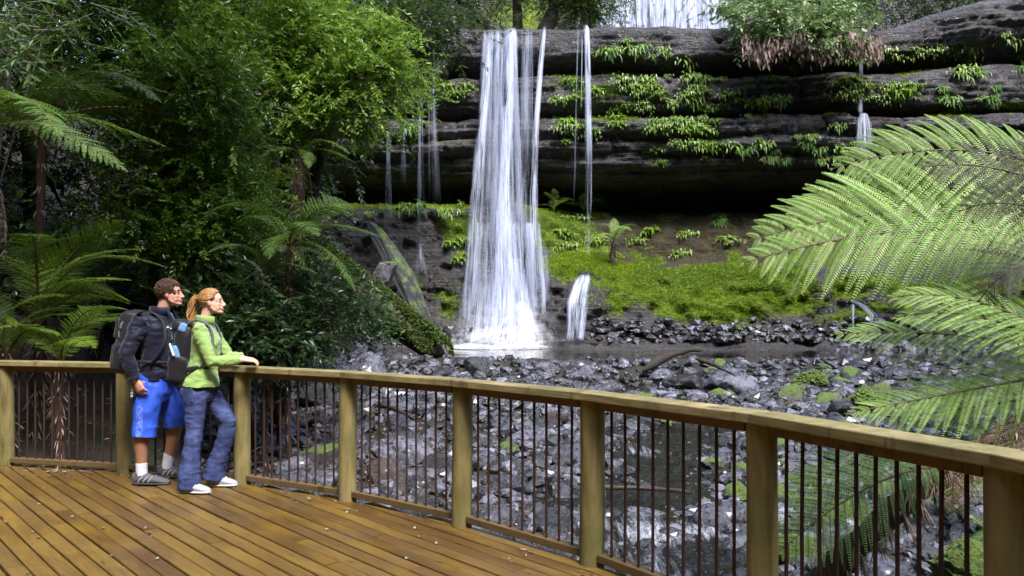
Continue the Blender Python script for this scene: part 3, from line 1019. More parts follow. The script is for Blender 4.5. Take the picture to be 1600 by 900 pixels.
bd = nrm(np.array([.685, -.728]))
bn = np.array([.728, .685])
mb = MB()
pitch, bw, th = .106, .0945, .035
for k in range(-110, 60):
    c = np.array([-4.61, 6.91]) + bn * (k * pitch)
    rngs = [clip_line(c + bn * q, bd) for q in (-bw / 2, 0, bw / 2)]
    if any(r is None for r in rngs):
        continue
    t0, t1 = max(r[0] for r in rngs) - .03, min(r[1] for r in rngs) + .03
    if t1 - t0 < .15:
        continue
    cuts = [t0]
    q = t0 + RNG.uniform(1.2, 4.8)
    while q < t1 - .6:
        cuts.append(q)
        q += RNG.uniform(3.0, 4.8)
    cuts.append(t1)
    for a, b in zip(cuts[:-1], cuts[1:]):
        a2, b2 = a + .003, b - .003
        m = max(2, int((b2 - a2) / .5) + 1)
        s = np.linspace(a2, b2, m)
        wob = .0015 * RNG.normal(0, 1, (m, 2))
        zz = -.004 + .002 * RNG.normal(0, 1) + .0012 * RNG.normal(0, 1, m)
        r = RNG.random()
        # cross-section: eased top edges
        prof = [(-bw / 2, -th), (-bw / 2, -.005), (-bw / 2 + .005, 0), (bw / 2 - .005, 0), (bw / 2, -.005), (bw / 2, -th)]
        V, UV = [], []
        for i in range(m):
            for (w, h) in prof:
                xy = c + bd * s[i] + bn * (w + wob[i, 0])
                V.append((xy[0], xy[1], zz[i] + h))
                UV.append((s[i], w + .05))
        F = [(i * 6 + j, i * 6 + j + 1, (i + 1) * 6 + j + 1, (i + 1) * 6 + j) for i in range(m - 1) for j in range(5)]
        mb.add(V, F, r, 0, UV)
        for i in (0, m - 1):
            mb.add(V[i * 6:i * 6 + 6], [(0, 1, 2, 3), (0, 3, 4, 5)], r, 0, UV[i * 6:i * 6 + 6])
# joists under the boards
for k in range(-12, 20):
    c = np.array([-3.0, 2.0]) + bd * (k * .45)
    r = clip_line(c, bn)
    if r is None:
        continue
    a, b = c + bn * (r[0] + .12), c + bn * (r[1] - .12)
    L = np.linalg.norm(b - a)
    M4 = Matrix.Translation(((a[0] + b[0]) / 2, (a[1] + b[1]) / 2, -.135)) @ Matrix.Rotation(math.atan2(bn[1], bn[0]), 4, 'Z')
    mb.box((L, .045, .18), M4, .3, 1)
structure(mb.obj('deck', [M['deck'], M['stalk_dark']]))

rail_root = thing('deck_railing', (POSTS[3][0], POSTS[3][1], 0), 'weathered timber railing with round posts and rusty iron bars curving along the deck', 'railing')
RO = np.array([POSTS[3][0], POSTS[3][1], 0])
post_h, rail_t = .965, .048
NB = [12, 12, 11, 10, 10, 9, 9, 10, 10]
for i, p in enumerate(POSTS):
    mb = MB()
    zz = np.concatenate([np.linspace(-.5, .0, 3), np.linspace(.02, post_h, 16)])
    r0 = .071 + .003 * RNG.normal()
    mb.tube([(.004 * math.sin(z * 3 + i), .004 * math.cos(z * 2.2 + i), z) for z in zz], [r0 * (1.03 - .03 * z) for z in zz], n=28)
    o = mb.obj('post', M['post'], rail_root, True, tuple(np.array([p[0], p[1], 0]) - RO))
    me = o.data
    me.set_sharp_from_angle(angle=math.radians(50))
for i in range(len(POSTS) - 1):
    a, b = POSTS[i], POSTS[i + 1]
    e = nrm(b - a)
    L = np.linalg.norm(b - a)
    ang = math.atan2(e[1], e[0])
    mid = (a + b) / 2
    inn = np.array([e[1], -e[0]])      # towards the deck
    if inn @ (cen - mid) < 0:
        inn = -inn

    def put(name, size, z, off, mat, bevel=.004, nseg=1, ext=0.0):
        m_ = MB()
        m_.box((size[0] + ext, size[1], size[2]), None, RNG.random(), 0, bevel)
        q = m_.obj(name, mat, rail_root)
        w = mid + inn * off
        q.location = (w[0] - RO[0], w[1] - RO[1], z)
        q.rotation_euler = (0, 0, ang)
        return q
    put('top_rail', (L, .165, rail_t), post_h + rail_t / 2 + .001, .012, M['rail'], .006, ext=-.003)
    put('under_rail', (L - .15, .07, .05), post_h - .026, -.005, M['kick'], .003)
    put('bottom_rail', (L - .15, .07, .045), .052, -.005, M['kick'], .003)
    nb_ = NB[i]
    for k in range(nb_):
        u = (k + .75) / (nb_ + .5) * (L - .16) + .08
        w = a + e * u - inn * .005
        mb = MB()
        jj = RNG.normal(0, .002, 2)
        mb.tube([(0, 0, .06), (jj[0], jj[1], .5), (0, 0, .935)], [.0085] * 3, n=8)
        mb.obj('baluster', M['rust'], rail_root, True, (w[0] - RO[0], w[1] - RO[1], 0))

# fallen leaves on the boards, gathered along the edge
mbs = []
for k in range(6):
    mb = MB()
    u = np.linspace(0, 1, 6)
    w = .20 * np.sin(np.pi * u) ** .8 * (1 + .1 * k)
    V = []
    for j in range(6):
        V += [(u[j] - .5, -w[j], .10 * (u[j] - .5) ** 2 * k + .05), (u[j] - .5, 0, .02 + .12 * (u[j] - .5) ** 2 * k), (u[j] - .5, w[j], .10 * (u[j] - .5) ** 2 * k + .06)]
    F = []
    for j in range(5):
        F += [(j * 3, j * 3 + 1, j * 3 + 4, j * 3 + 3), (j * 3 + 1, j * 3 + 2, j * 3 + 5, j * 3 + 4)]
    mb.add(V, F, (.25, .95, .6, 1.0, .4, .8)[k])
    mbs.append(mb.mesh('fallen_leaf', M['litter']))
for k in range(190):
    if k < 135:
        i = random.choice([1, 1, 1, 1, 2, 3, 4, 5, 6, 6])
        u = random.random()
        p = POSTS[i] * (1 - u) + POSTS[i + 1] * u
        p = p + nrm(cen - p) * (.10 + .35 * random.random() ** 2)
    else:
        d = random.uniform(4.2, 6.9)
        p = np.array([(random.uniform(0, 800) - 800) / FOC * d, d])
    o = linked('fallen_leaf', mbs[k % 6])
    s = random.uniform(.022, .055)
    o.scale = (s, s * random.uniform(.6, 1.1), s)
    o.rotation_euler = (random.uniform(-.15, .15), random.uniform(-.15, .15), random.uniform(0, 6.3))
    o.location = (p[0], p[1], .003)
    tag(o, 'small dry leaf lying on the deck boards', 'leaf', 'fallen leaves on the deck')

# ================================================================== falling water
def ribbon(mb, pts, wid, dens, cols=5, bow=.06, fade=(.02, .02), rnd=None, side=(1, 0, 0), acc=None):
    pts = np.asarray(pts, float)
    k = len(pts)
    u = np.linspace(-1, 1, cols)
    s = np.array(side, float)
    V = pts[:, None, :] + u[None, :, None] * s * np.asarray(wid)[:, None, None] * .5 + np.array([0, 1, 0]) * (bow * (u ** 2))[None, :, None]
    ln = np.concatenate([[0], np.cumsum(np.linalg.norm(np.diff(pts, axis=0), axis=1))])
    UV = np.stack([np.broadcast_to(u[None] * np.mean(wid) * .5, (k, cols)), np.broadcast_to(ln[:, None], (k, cols))], -1)
    t = np.linspace(0, 1, k)
    dn = np.asarray(dens) * np.clip(t / max(fade[0], 1e-4), 0, 1) * np.clip((1 - t) / max(fade[1], 1e-4), 0, 1)
    D = dn[:, None] * (1 - np.abs(u) ** 2.2)[None]
    i, j = np.meshgrid(np.arange(k - 1), np.arange(cols - 1), indexing='ij')
    a = i * cols + j
    F = np.stack([a, a + cols, a + cols + 1, a + 1], -1).reshape(-1, 4)
    mb.add(V.reshape(-1, 3), F, RNG.random() if rnd is None else rnd, 0, UV.reshape(-1, 2))
    acc.append(D.ravel())


def water_part(name, mat, parent, ribs):
    mb = MB()
    acc = []
    for r in ribs:
        ribbon(mb, acc=acc, **r)
    off = np.array(parent.location)
    mb.v = [v - off for v in mb.v]
    o = mb.obj(name, mat, parent, True)
    at = o.data.attributes.new('dens', 'FLOAT', 'POINT')
    at.data.foreach_set('value', np.concatenate(acc).astype(np.float32))
    return o


def px_path(rows, n=22):
    """rows: (photo x, photo y, depth, width in photo px, density) -> path, widths, density"""
    r = np.array(rows, float)
    t = np.linspace(0, 1, len(r))
    q = np.linspace(0, 1, n)
    c = [np.interp(q, t, r[:, k]) for k in range(5)]
    pts = np.stack([P(c[0][i], c[1][i], c[2][i]) for i in range(n)])
    return pts, c[3] / FOC * c[2], c[4]


def rib(rows, n=22, **kw):
    p, w, d = px_path(rows, n)
    return dict(pts=p, wid=w, dens=d, **kw)


def fine_strands(n, x0, x1, y0, y1, dep, spread, seed, dens=.8, w=(3, 7), ragged=.15):
    r = np.random.default_rng(seed)
    out = []
    for k in range(n):
        u = r.random()
        xa = x0 + (x1 - x0) * u
        xb = xa + (u - .5) * spread + r.normal(0, 2)
        ys = y0 + abs(r.normal(0, ragged * 20))
        ye = y1 - abs(r.normal(0, ragged * 120))
        dd = dep + r.normal(0, .15)
        ww = r.uniform(*w)
        out.append(rib([(xa, ys, dd + .35, ww, dens), (xa + (xb - xa) * .2, ys + (ye - ys) * .15, dd + .05, ww, dens), (xa + (xb - xa) * .6, ys + (ye - ys) * .55, dd - .15, ww * 1.3, dens * .9),
                        (xb, ye, dd - .35, ww * 1.6, dens * .6)], fade=(.01, .25)))
    return out


def foam_mound(name, parent, cx_, cy_, d, rx, ry, rz, seed, dens=1.0):
    mb = MB()
    acc = []
    off = np.array(parent.location)
    for k in range(3):
        v, f = ICO[4]
        s = 1 + .16 * k
        vv = v * (1 + .22 * fbm(v * 2.2 + seed, 4, seed + k)[:, None])
        D = np.clip(dens * (.8 - .22 * k) * np.clip(1.0 - .75 * np.clip(v[:, 2], 0, 1), 0, 1), 0, 1)
        p = P(cx_, cy_, d)
        UV = np.stack([np.arctan2(v[:, 1], v[:, 0]) * rx, v[:, 2] * rz], 1)
        mb.add(vv * np.array([rx, ry, rz]) * s + p - off, f, RNG.random(), 0, UV)
        acc.append(D)
    o = mb.obj(name, M['foam'], parent, True)
    at = o.data.attributes.new('dens', 'FLOAT', 'POINT')
    at.data.foreach_set('value', np.concatenate(acc).astype(np.float32))
    return o


g = thing('waterfall', P(790, 542, 28), 'widest white waterfall dropping from the lip into the pool', 'waterfall')
R1 = []
R1 += [rib([(783, 44, 30.0, 44, .34), (780, 110, 29.6, 48, .26), (772, 240, 29.3, 58, .22), (768, 340, 29.1, 66, .22), (772, 430, 28.8, 84, .25), (776, 540, 28.5, 110, .4)], bow=.15),
       rib([(800, 42, 29.9, 26, 1.0), (796, 110, 29.45, 28, .9), (789, 220, 29.2, 32, .9), (785, 320, 29.0, 38, .85), (787, 420, 28.7, 52, .75), (791, 540, 28.3, 70, .8)], bow=.2),
       rib([(801, 42, 29.8, 16, 1.3), (796, 120, 29.4, 18, 1.3), (787, 260, 29.1, 22, 1.4), (784, 360, 28.9, 26, 1.4), (788, 540, 28.2, 50, 1.2)], bow=.1),
       rib([(766, 50, 30, 14, 1.0), (759, 130, 29.5, 16, 1.0), (748, 260, 29.2, 20, .8), (742, 340, 29.0, 24, .5), (735, 460, 28.8, 30, .35), (732, 530, 28.5, 34, .3)]),
       rib([(822, 42, 30, 16, .5), (821, 120, 29.6, 16, .4), (818, 240, 29.4, 20, .28), (812, 340, 29.2, 40, .3), (815, 430, 28.8, 60, .6), (818, 535, 28.3, 66, .9)])]
water_part('water_veil', M['fall'], g, R1)
water_part('fine_strand', M['fall_thin'], g, fine_strands(24, 757, 812, 44, 470, 29.5, 40, 5, .75, (3, 8)) + fine_strands(5, 826, 836, 44, 300, 29.5, 4, 8, .5, (2, 3)) + fine_strands(22, 735, 842, 345, 535, 28.8, 20, 6, .7, (4, 10)))
water_part('side_strand', M['fall'], g, [rib([(851, 40, 30, 8, 1.1), (845, 100, 29.6, 9, 1.15), (838, 190, 29.3, 10, 1.15), (835, 270, 29.2, 12, 1.0), (833, 350, 29.0, 16, .7), (836, 440, 28.7, 26, .6), (838, 530, 28.3, 34, .8)], n=30)])
water_part('lower_splash', M['fall'], g, [rib([(795, 400, 28.5, 60, .2), (797, 450, 28.3, 84, .55), (798, 500, 28.0, 100, .8), (792, 546, 27.5, 136, 1.2)], bow=.5),
                                       rib([(812, 470, 28.2, 20, .5), (815, 485, 28.0, 34, 1.1), (820, 510, 27.8, 44, 1.2), (822, 543, 27.5, 52, 1.2)], bow=.3),
                                       rib([(760, 400, 28.6, 60, .1), (752, 470, 28.3, 70, .35), (748, 540, 28.0, 84, .7)], bow=.3),
                                       rib([(842, 380, 28.7, 30, .15), (846, 440, 28.4, 40, .4), (850, 535, 28.1, 60, .4)], bow=.3)])
foam_mound('foam', g, 775, 543, 27.4, 1.6, 1.0, .13, 11, 1.1)
foam_mound('foam', g, 800, 540, 27.6, 1.0, .7, .30, 12, .9)
foam_mound('foam', g, 748, 543, 27.3, .8, .7, .12, 13, 1.0)

water_part('mist', M['foam'], g, [rib([(790, 470, 27.5, 150, .0), (788, 515, 27.3, 190, .28), (782, 548, 27.0, 220, .5)], bow=.4), rib([(800, 440, 27.9, 90, .0), (798, 500, 27.7, 130, .35), (795, 545, 27.4, 160, .6)], bow=.4)])

g = thing('waterfall', P(918, 405, 29.2), 'single thin white thread of water right of the main falls', 'waterfall')
water_part('water_veil', M['fall'], g, [rib([(916, 38, 30, 10, 1.0), (918, 80, 29.6, 10, 1.05), (921, 200, 29.3, 10, .85), (921, 300, 29.2, 9, .6), (919, 400, 29.1, 7, .5)], n=30),
                                        rib([(910, 55, 30, 3, .8), (909, 110, 29.8, 2, .6), (908, 170, 29.6, 2, .2)])])
water_part('fine_strand', M['fall_thin'], g, fine_strands(7, 902, 926, 42, 330, 29.5, 6, 15, .6, (2, 4)))

g = thing('cascade', P(905, 530, 27.6), 'small white cascade over the rounded rock right of the main falls', 'waterfall')
C1 = [(912, 428), (908, 445), (903, 470), (901, 500), (898, 532)]
rows = []
for i, (a, b) in enumerate(C1):
    q, _ = on_cliff(a, b, 10)
    rows.append((a, b, q[1] - .12, (14, 24, 34, 30, 26)[i], (.5, .9, .75, .65, .5)[i]))
water_part('water_veil', M['fall'], g, [rib(rows, fade=(.05, .02)), rib([(r[0] + 8, r[1], r[2] - .08, r[3] * .55, r[4]) for r in rows], fade=(.1, .02)), rib([(r[0] - 9, r[1] + 3, r[2] - .1, r[3] * .5, r[4] * .9) for r in rows], fade=(.2, .02))])
foam_mound('foam', g, 898, 534, 27.4, .55, .4, .14, 14, .8)

thin = [((632, 200), (632, 300), 5, .20, 'faint thread of water nearest the leafy tree, left of the falls', 605, 405),
        ((605, 205), (606, 385), 6, .30, 'left thread of water falling in front of the dark overhang', 604, 410),
        ((656, 132), (655, 395), 6, .42, 'middle pale thread of water falling to the leaning rock slab', 656, 400),
        ((675, 130), (682, 320), 11, .28, 'short veil of water spilling off the left ledge nearest the main falls', 680, 330)]
for k, ((xa, ya), (xb, yb), w, dn, lab, bx, by) in enumerate(thin):
    g = thing('water_thread', P(bx, by, 29), lab, 'waterfall')
    water_part('water_veil', M['fall_thin'], g, [rib([(xa, ya, 29.6, w * .7, dn * 1.9), (xa * .7 + xb * .3, ya * .7 + yb * .3, 29.35, w, dn * 1.5), (xb, yb, 29.1, w * 1.6, dn)], fade=(.02, .3))]
               + fine_strands(4, xa - w * .6, xa + w * .6, ya, yb, 29.3, 4, 20 + k, dn, (1.5, 3)))
    if k in (1, 2):
        water_part('lower_splash', M['fall'], g, [rib([(xb, yb - 20, 28.9, 6, .3), (xb + 1, yb + 5, 28.8, 14, .5), (xb + 3, yb + 45, 28.5, 30, .2)], fade=(.3, .5))])

g = thing('waterfall', P(1350, 236, 29), 'thin double stepped trickle below the hanging ferns at the right', 'waterfall')
q1, _ = on_cliff(1350, 200)
water_part('water_veil', M['fall_thin'], g, [rib([(1346, 66, 29.9, 8, 1.0), (1346, 110, 29.7, 8, .8), (1345, 178, 29.5, 9, .9)], fade=(.05, .05)),
                                             rib([(1350, 176, q1[1] - .05, 14, 1.5), (1350, 190, q1[1] - .2, 24, 1.4), (1351, 215, q1[1] - .3, 27, 1.3), (1352, 240, q1[1] - .3, 26, .8)], fade=(.05, .2))]
           + fine_strands(8, 1340, 1366, 190, 240, q1[1] - .2, 2, 33, .9, (2, 3)))
g = thing('cascade', P(1345, 510, 25.5), 'faint spray of water on the dark rock below the mossy bank at the right', 'waterfall')
rows = []
for a, b in [(1330, 468), (1350, 478), (1366, 492), (1362, 508)]:
    q, _ = on_cliff(a, b, 10)
    rows.append((a, b, q[1] - .12, 16, .7))
water_part('water_veil', M['fall_thin'], g, [rib(rows, fade=(.2, .2)), rib([(1334, 475, rows[0][2] - .1, 5, .8), (1334, 512, rows[3][2] - .1, 5, .5)])])

g = thing('waterfall', P(1040, 30, 59), 'broad pale waterfall of the upper tier behind the cliff lip', 'waterfall')
R2 = []
for k in range(9):
    xa = 950 + k * 22
    R2.append(rib([(xa, -160, 58.0, 40, 1.1), (xa, -60, 57.6, 44, 1.1), (xa + 4 * math.sin(k), 60, 57.0, 46, 1.0)], n=20, bow=.3))
water_part('water_veil', M['fall'], g, R2)
# ================================================================== ferns
PROF = ([0, .08, .2, .38, .55, .75, .9, 1], [.0, .30, .72, 1, .96, .68, .34, .03])


def frond_geo(mb, pts, up, W, npin=30, npl=16, droop=.25, fwd=.5, start=.1, seed=0, dens=1.0, wid=1.0, stalk=.010, mat=0, smat=1, curl=0.0):
    r = np.random.default_rng(seed)
    pts = np.asarray(pts, float)
    seg = np.linalg.norm(np.diff(pts, axis=0), axis=1)
    s = np.concatenate([[0], np.cumsum(seg)])
    L = s[-1]
    s = s / L
    tg = nrm(np.gradient(pts, axis=0))
    up = nrm(np.asarray(up, float))
    u = np.repeat(np.linspace(start, .995, npin), 2)
    sg = np.tile([1.0, -1.0], npin)
    u = np.clip(u + r.normal(0, .004, len(u)), 0, 1)
    base = np.stack([np.interp(u, s, pts[:, k]) for k in range(3)], 1)
    T = nrm(np.stack([np.interp(u, s, tg[:, k]) for k in range(3)], 1))
    N = nrm(up - T * (T @ up)[:, None])
    B = np.cross(T, N)
    fw = fwd + .55 * u ** 2
    D = nrm(B * sg[:, None] + T * fw[:, None] + N * (.16 + .05 * r.normal(0, 1, len(u)))[:, None])
    LP = W * np.interp(u, *PROF) * (1 + .06 * r.normal(0, 1, len(u)))
    N2 = nrm(N + .16 * r.normal(0, 1, N.shape))
    N2 = nrm(N2 - D * np.sum(N2 * D, 1)[:, None])
    # pinnule positions
    w = np.repeat((np.arange(npl) + .5) / npl, 2)
    sg2 = np.tile([1.0, -1.0], npl)
    Q = np.cross(D, N2)
    dr = droop * LP[:, None] * (w ** 2)[None]
    pb = base[:, None] + D[:, None] * (LP[:, None] * w[None])[..., None] - N2[:, None] * (dr * .55)[..., None] + np.array([0, 0, -1]) * (dr * .45)[..., None]
    tt = nrm(D[:, None] - N2[:, None] * (2 * droop * .55 * w)[None, :, None])
    gap = L * (1 - start) / npin
    pl = np.minimum(gap * .50 * wid, .24 * LP + .004)[:, None] * (np.interp(w, [0, .1, .35, .7, 1], [.65, 1, 1, .7, .15]))[None]
    dd = nrm(Q[:, None] * sg2[None, :, None] + tt * .55 - N2[:, None] * .22)
    wd = (LP / npl * .82 * dens)[:, None] * np.ones_like(w)[None]
    nn = np.broadcast_to(N2[:, None], pb.shape) + .15 * r.normal(0, 1, pb.shape)
    keep = (LP > W * .02)
    v, f = leaf_quads(pb[keep].reshape(-1, 3), dd[keep].reshape(-1, 3), nn[keep].reshape(-1, 3), pl[keep].ravel(), wd[keep].ravel(), .10)
    rn = np.clip(.45 + .25 * r.normal(0, 1, (keep.sum(), 1)) + .10 * r.normal(0, 1, (keep.sum(), len(w))), 0, 1)
    mb.add(v, f, np.repeat(rn.ravel(), 4), mat)
    # midribs
    e = base + D * LP[:, None] - N2 * (droop * LP * .55)[:, None] + np.array([0, 0, -1]) * (droop * LP * .45)[:, None]
    mid = base + D * LP[:, None] * .5 - N2 * (droop * LP * .14)[:, None] - np.array([0, 0, 1]) * (droop * LP * .11)[:, None]
    hw = max(.0022, .010 * W)
    Qs = Q * hw
    V = np.stack([base + Qs, base - Qs, mid - Qs * .8, mid + Qs * .8, e], 1) + N2[:, None] * .002
    k = np.arange(len(u))[:, None] * 5
    mb.add(V.reshape(-1, 3), (k + np.array([0, 1, 2, 3])[None]), .5, smat)
    n0 = len(u)
    mb.add(V.reshape(-1, 3), (np.arange(n0)[:, None] * 5 + np.array([3, 2, 4])[None]), .5, smat)
    mb.tube(pts, np.linspace(stalk, stalk * .25, len(pts)), n=6, mat=smat)


def bez(a, b, c, d=None, n=24):
    t = np.linspace(0, 1, n)[:, None]
    a, b, c = np.array(a, float), np.array(b, float), np.array(c, float)
    if d is None:
        return a * (1 - t) ** 2 + 2 * b * t * (1 - t) + c * t ** 2
    d = np.array(d, float)
    return a * (1 - t) ** 3 + 3 * b * t * (1 - t) ** 2 + 3 * c * t ** 2 * (1 - t) + d * t ** 3


def canon_frond(name, L, rise, drop, W, mat, smat, seed, npin=26, npl=11, **kw):
    """frond growing along +x from the origin, arching up by rise and falling by drop at the tip"""
    mb = MB()
    frond_geo(mb, bez((0, 0, 0), (L * .38, 0, rise * 1.5), (L * .95, .04 * math.sin(seed), rise - drop)), (0, 0, 1), W, npin, npl, seed=seed, **kw)
    return mb.mesh(name, [mat, smat])


FR = {}
for key, mk in (('fern', 'fern'), ('dark', 'fern_dark'), ('bright', 'fern_bright'), ('yellow', 'fern_yellow')):
    FR[key] = [canon_frond('frond', 1.0, .30, .34, .20, M[mk], M['stalk'], 3, 28, 12),
               canon_frond('frond', 1.0, .42, .30, .21, M[mk], M['stalk'], 4, 28, 12),
               canon_frond('frond', 1.0, .18, .50, .19, M[mk], M['stalk'], 5, 28, 12)]
FR['dead'] = [canon_frond('dead_frond', 1.0, .02, .95, .13, M['fern_dead'], M['stalk_dark'], 6, 20, 8, droop=.6)]


def fern_trunk(name, parent, base, top, r0, r1, seed, mat='fibre', fur=220):
    t = np.linspace(0, 1, 14)[:, None]
    b, tp_ = np.array(base, float), np.array(top, float)
    pts = b * (1 - t) + tp_ * t + .05 * np.stack([fbm(np.stack([t[:, 0] * 3, t[:, 0] * 0 + k, t[:, 0] * 0 + seed], -1), 2, seed) for k in range(3)], 1)
    mb = MB()
    mb.tube(pts, [(r0 + (r1 - r0) * q) * (1 + .13 * math.sin(q * 23 + seed)) for q in t[:, 0]], n=18)
    V = mb.v[0]
    mb.v[0] = V + .02 * fbm(V * 9, 3, seed)[:, None] * nrm(V - pts.mean(0))
    r = np.random.default_rng(seed)
    k = r.integers(0, 14, fur)
    ang = r.uniform(0, 6.3, fur)
    ax = nrm(tp_ - b)
    s = nrm(np.cross(ax, [.3, .9, .1]))
    o = np.cross(ax, s)
    rad = np.cos(ang)[:, None] * s + np.sin(ang)[:, None] * o
    base_ = pts[k] + rad * (r0 + (r1 - r0) * k / 13)[:, None] * .95
    d = nrm(rad * .5 + r.normal(0, .3, (fur, 3)) + np.array([0, 0, -.9]))
    v, f = leaf_quads(base_, d, rad, r.uniform(.06, .20, fur), r.uniform(.008, .02, fur))
    mb.add(v, f, np.repeat(r.random(fur), 4), 1)
    return mb.obj(name, [M[mat], M['fern_dead']], parent, True)


def tree_fern(loc, H, lean, L, fronds, key, label, seed, group='tree ferns', trunk_r=.11, dead=5, name='tree_fern'):
    g = thing(name, loc, label, 'fern', group)
    r = np.random.default_rng(seed)
    if H > .15:
        fern_trunk('trunk', g, (0, 0, -.3), (lean[0], lean[1], H), trunk_r * 1.2, trunk_r, seed)
    for k, fr in enumerate(fronds):
        az, pit = fr[0], fr[1]
        l = L * (fr[2] if len(fr) > 2 else 1) * (1 + .08 * r.normal())
        m = Matrix.Translation((lean[0], lean[1], H)) @ Matrix.Rotation(math.radians(az), 4, 'Z') @ Matrix.Rotation(math.radians(-pit), 4, 'Y') @ Matrix.Rotation(r.normal(0, .25), 4, 'X') @ Matrix.Diagonal((l, l, l, 1))
        linked('frond', FR[key][(k + seed) % 3], g, m)
    for k in range(dead):
        m = Matrix.Translation((lean[0], lean[1], H - .05)) @ Matrix.Rotation(6.28 * k / max(dead, 1) + r.normal(0, .4), 4, 'Z') @ Matrix.Rotation(math.radians(30), 4, 'Y') @ Matrix.Diagonal((L * .55, L * .5, L * .55, 1))
        linked('dead_frond', FR['dead'][0], g, m)
    return g


def ring(n, pit, jitter, seed, f=1.0):
    r = np.random.default_rng(seed)
    return [(360 * k / n + r.normal(0, 9), pit + r.normal(0, jitter), f * (1 + .1 * r.normal())) for k in range(n)]


def gz(x, y):
    return float(ground_z(np.array([x]), np.array([y]))[0])


# tree ferns and ground ferns on the left bank (crown position in photo pixels, depth)
def fern_at(px, py, d, L, fronds, key, label, seed, foot=None, dead=5, tr=.11, name='tree_fern', group='ferns on the left bank'):
    c = P(px, py, d)
    bx = c[0] if foot is None else (foot - 800) / FOC * d
    z = gz(bx, d)
    return tree_fern((bx, d, z), c[2] - z, (c[0] - bx, 0), L, fronds, key, label, seed, group, tr, dead, name)


fern_at(-40, 228, 8.0, 1.75, [(-12, 8), (-35, -2), (-58, -14), (20, 22), (50, 30), (-85, 0), (140, 10), (180, 10), (-140, 5)], 'fern', 'tall tree fern at the left edge with broad fronds drooping into the picture', 11)
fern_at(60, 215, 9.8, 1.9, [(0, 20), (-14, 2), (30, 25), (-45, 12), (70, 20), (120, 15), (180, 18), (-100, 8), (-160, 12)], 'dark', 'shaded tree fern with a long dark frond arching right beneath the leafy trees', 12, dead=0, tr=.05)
fern_at(60, 510, 9.4, 1.5, [(10, 48), (-20, 38), (35, 42), (-60, 30), (70, 30), (120, 35), (170, 30), (-110, 25), (-15, 15), (22, 20)], 'yellow', 'bright ground fern with upright fronds nearest the railing at the left', 13, dead=2, tr=.07, name='ground_fern')
fern_at(10, 555, 8.7, 1.05, [(-25, 30), (-55, 28), (5, 38), (-90, 25), (60, 30), (150, 30), (-130, 30), (30, 28)], 'yellow', 'yellow-green ground fern low at the left edge just over the rail', 14, dead=0, tr=.06, name='ground_fern')
fern_at(95, 570, 8.8, 1.1, [(10, 42), (-12, 28), (-45, 30), (40, 38), (90, 35), (170, 30), (-100, 25)], 'yellow', 'yellow-green ground fern beside the backpack of the man in blue', 15, dead=0, tr=.06, name='ground_fern')
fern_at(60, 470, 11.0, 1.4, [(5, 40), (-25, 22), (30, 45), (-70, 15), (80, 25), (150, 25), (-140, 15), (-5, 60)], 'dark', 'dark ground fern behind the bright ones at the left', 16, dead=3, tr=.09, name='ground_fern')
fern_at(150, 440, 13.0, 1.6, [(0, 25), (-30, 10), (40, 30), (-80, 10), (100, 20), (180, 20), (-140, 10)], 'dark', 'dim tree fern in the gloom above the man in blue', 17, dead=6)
fern_at(452, 385, 10.5, 1.15, [(-8, 28), (-28, 10), (18, 25), (-55, 5), (55, 28), (-90, 5), (150, 20), (-140, 10), (-18, -12)], 'fern', 'tree fern with fronds arching right beside the furry brown trunk', 18, dead=0, tr=.035)
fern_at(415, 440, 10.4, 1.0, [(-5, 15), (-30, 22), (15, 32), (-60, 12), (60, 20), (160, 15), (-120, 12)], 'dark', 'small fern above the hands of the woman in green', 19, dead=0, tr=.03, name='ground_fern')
fern_at(470, 245, 12.9, .95, [(0, 12), (-25, 0), (25, 18), (-60, -5), (60, 15), (180, 15), (-120, 5), (120, 10)], 'fern', 'tree fern with a skirt of brown dead fronds under the bright leafy tree', 20, foot=436, dead=9)
fern_at(530, 62, 14.2, 1.5, [(0, 10), (-25, 0), (25, 18), (-55, -8), (50, 15), (180, 15), (-120, 5), (120, 10)], 'bright', 'tree fern high behind the bright leafy tree with fronds showing at its right edge', 21, foot=418, dead=2)

# fern leaves along the mossy fallen log
lg = [P(520, 420, 22.5), P(590, 475, 22.2), P(690, 556, 21.6)]
lt = np.linspace(0, 1, 20)[:, None]
lp = bez(lg[0] + np.array([-1.4, .2, .9]), lg[1], lg[2], n=20)
mb = MB()
mb.tube(lp, [(.62 - .16 * q + .05 * math.sin(q * 14)) * (1 - .75 * max(0, q - .82) / .18) for q in lt[:, 0]], n=26)
V = mb.v[0]
mb.v[0] = V + (.10 * fbm(V * 2.2, 3, 5) + .05 * fbm(V * 7, 3, 6))[:, None] * nrm(V - np.repeat(lp, 26, 0)[:len(V)])
log = thing('fallen_log', lp[-1], 'thick moss-grown fallen log slanting down to the pool left of the falls', 'log')
mb.v = [v - lp[-1] for v in mb.v]
mb.obj('trunk', M['log'], log, True)
n = 9000
k = RNG.integers(0, len(lp), n)
k2 = np.minimum(k + 1, len(lp) - 1)
fr_ = RNG.random((n, 1))
cpt = lp[k] * (1 - fr_) + lp[k2] * fr_
ang = RNG.uniform(.1, 3.0, n)
rad_ = np.stack([np.cos(ang) * .6, -np.abs(np.cos(ang)) * .75, np.sin(ang)], 1)
b = cpt + nrm(rad_) * ((.70 - .17 * k / 20) * RNG.uniform(.93, 1.06, n))[:, None] - lp[-1]
v, f = leaf_quads(b, nrm(rad_ * .5 + RNG.normal(0, .5, (n, 3)) + np.array([0, -.1, -.2])), rad_, RNG.uniform(.06, .13, n), RNG.uniform(.03, .06, n))
mb = MB()
mb.add(v, f, np.repeat(RNG.random(n), 4))
o = mb.obj('moss', M['moss_dull'], log)
o['kind'] = 'stuff'
n = 700
k = RNG.integers(1, 13, n)
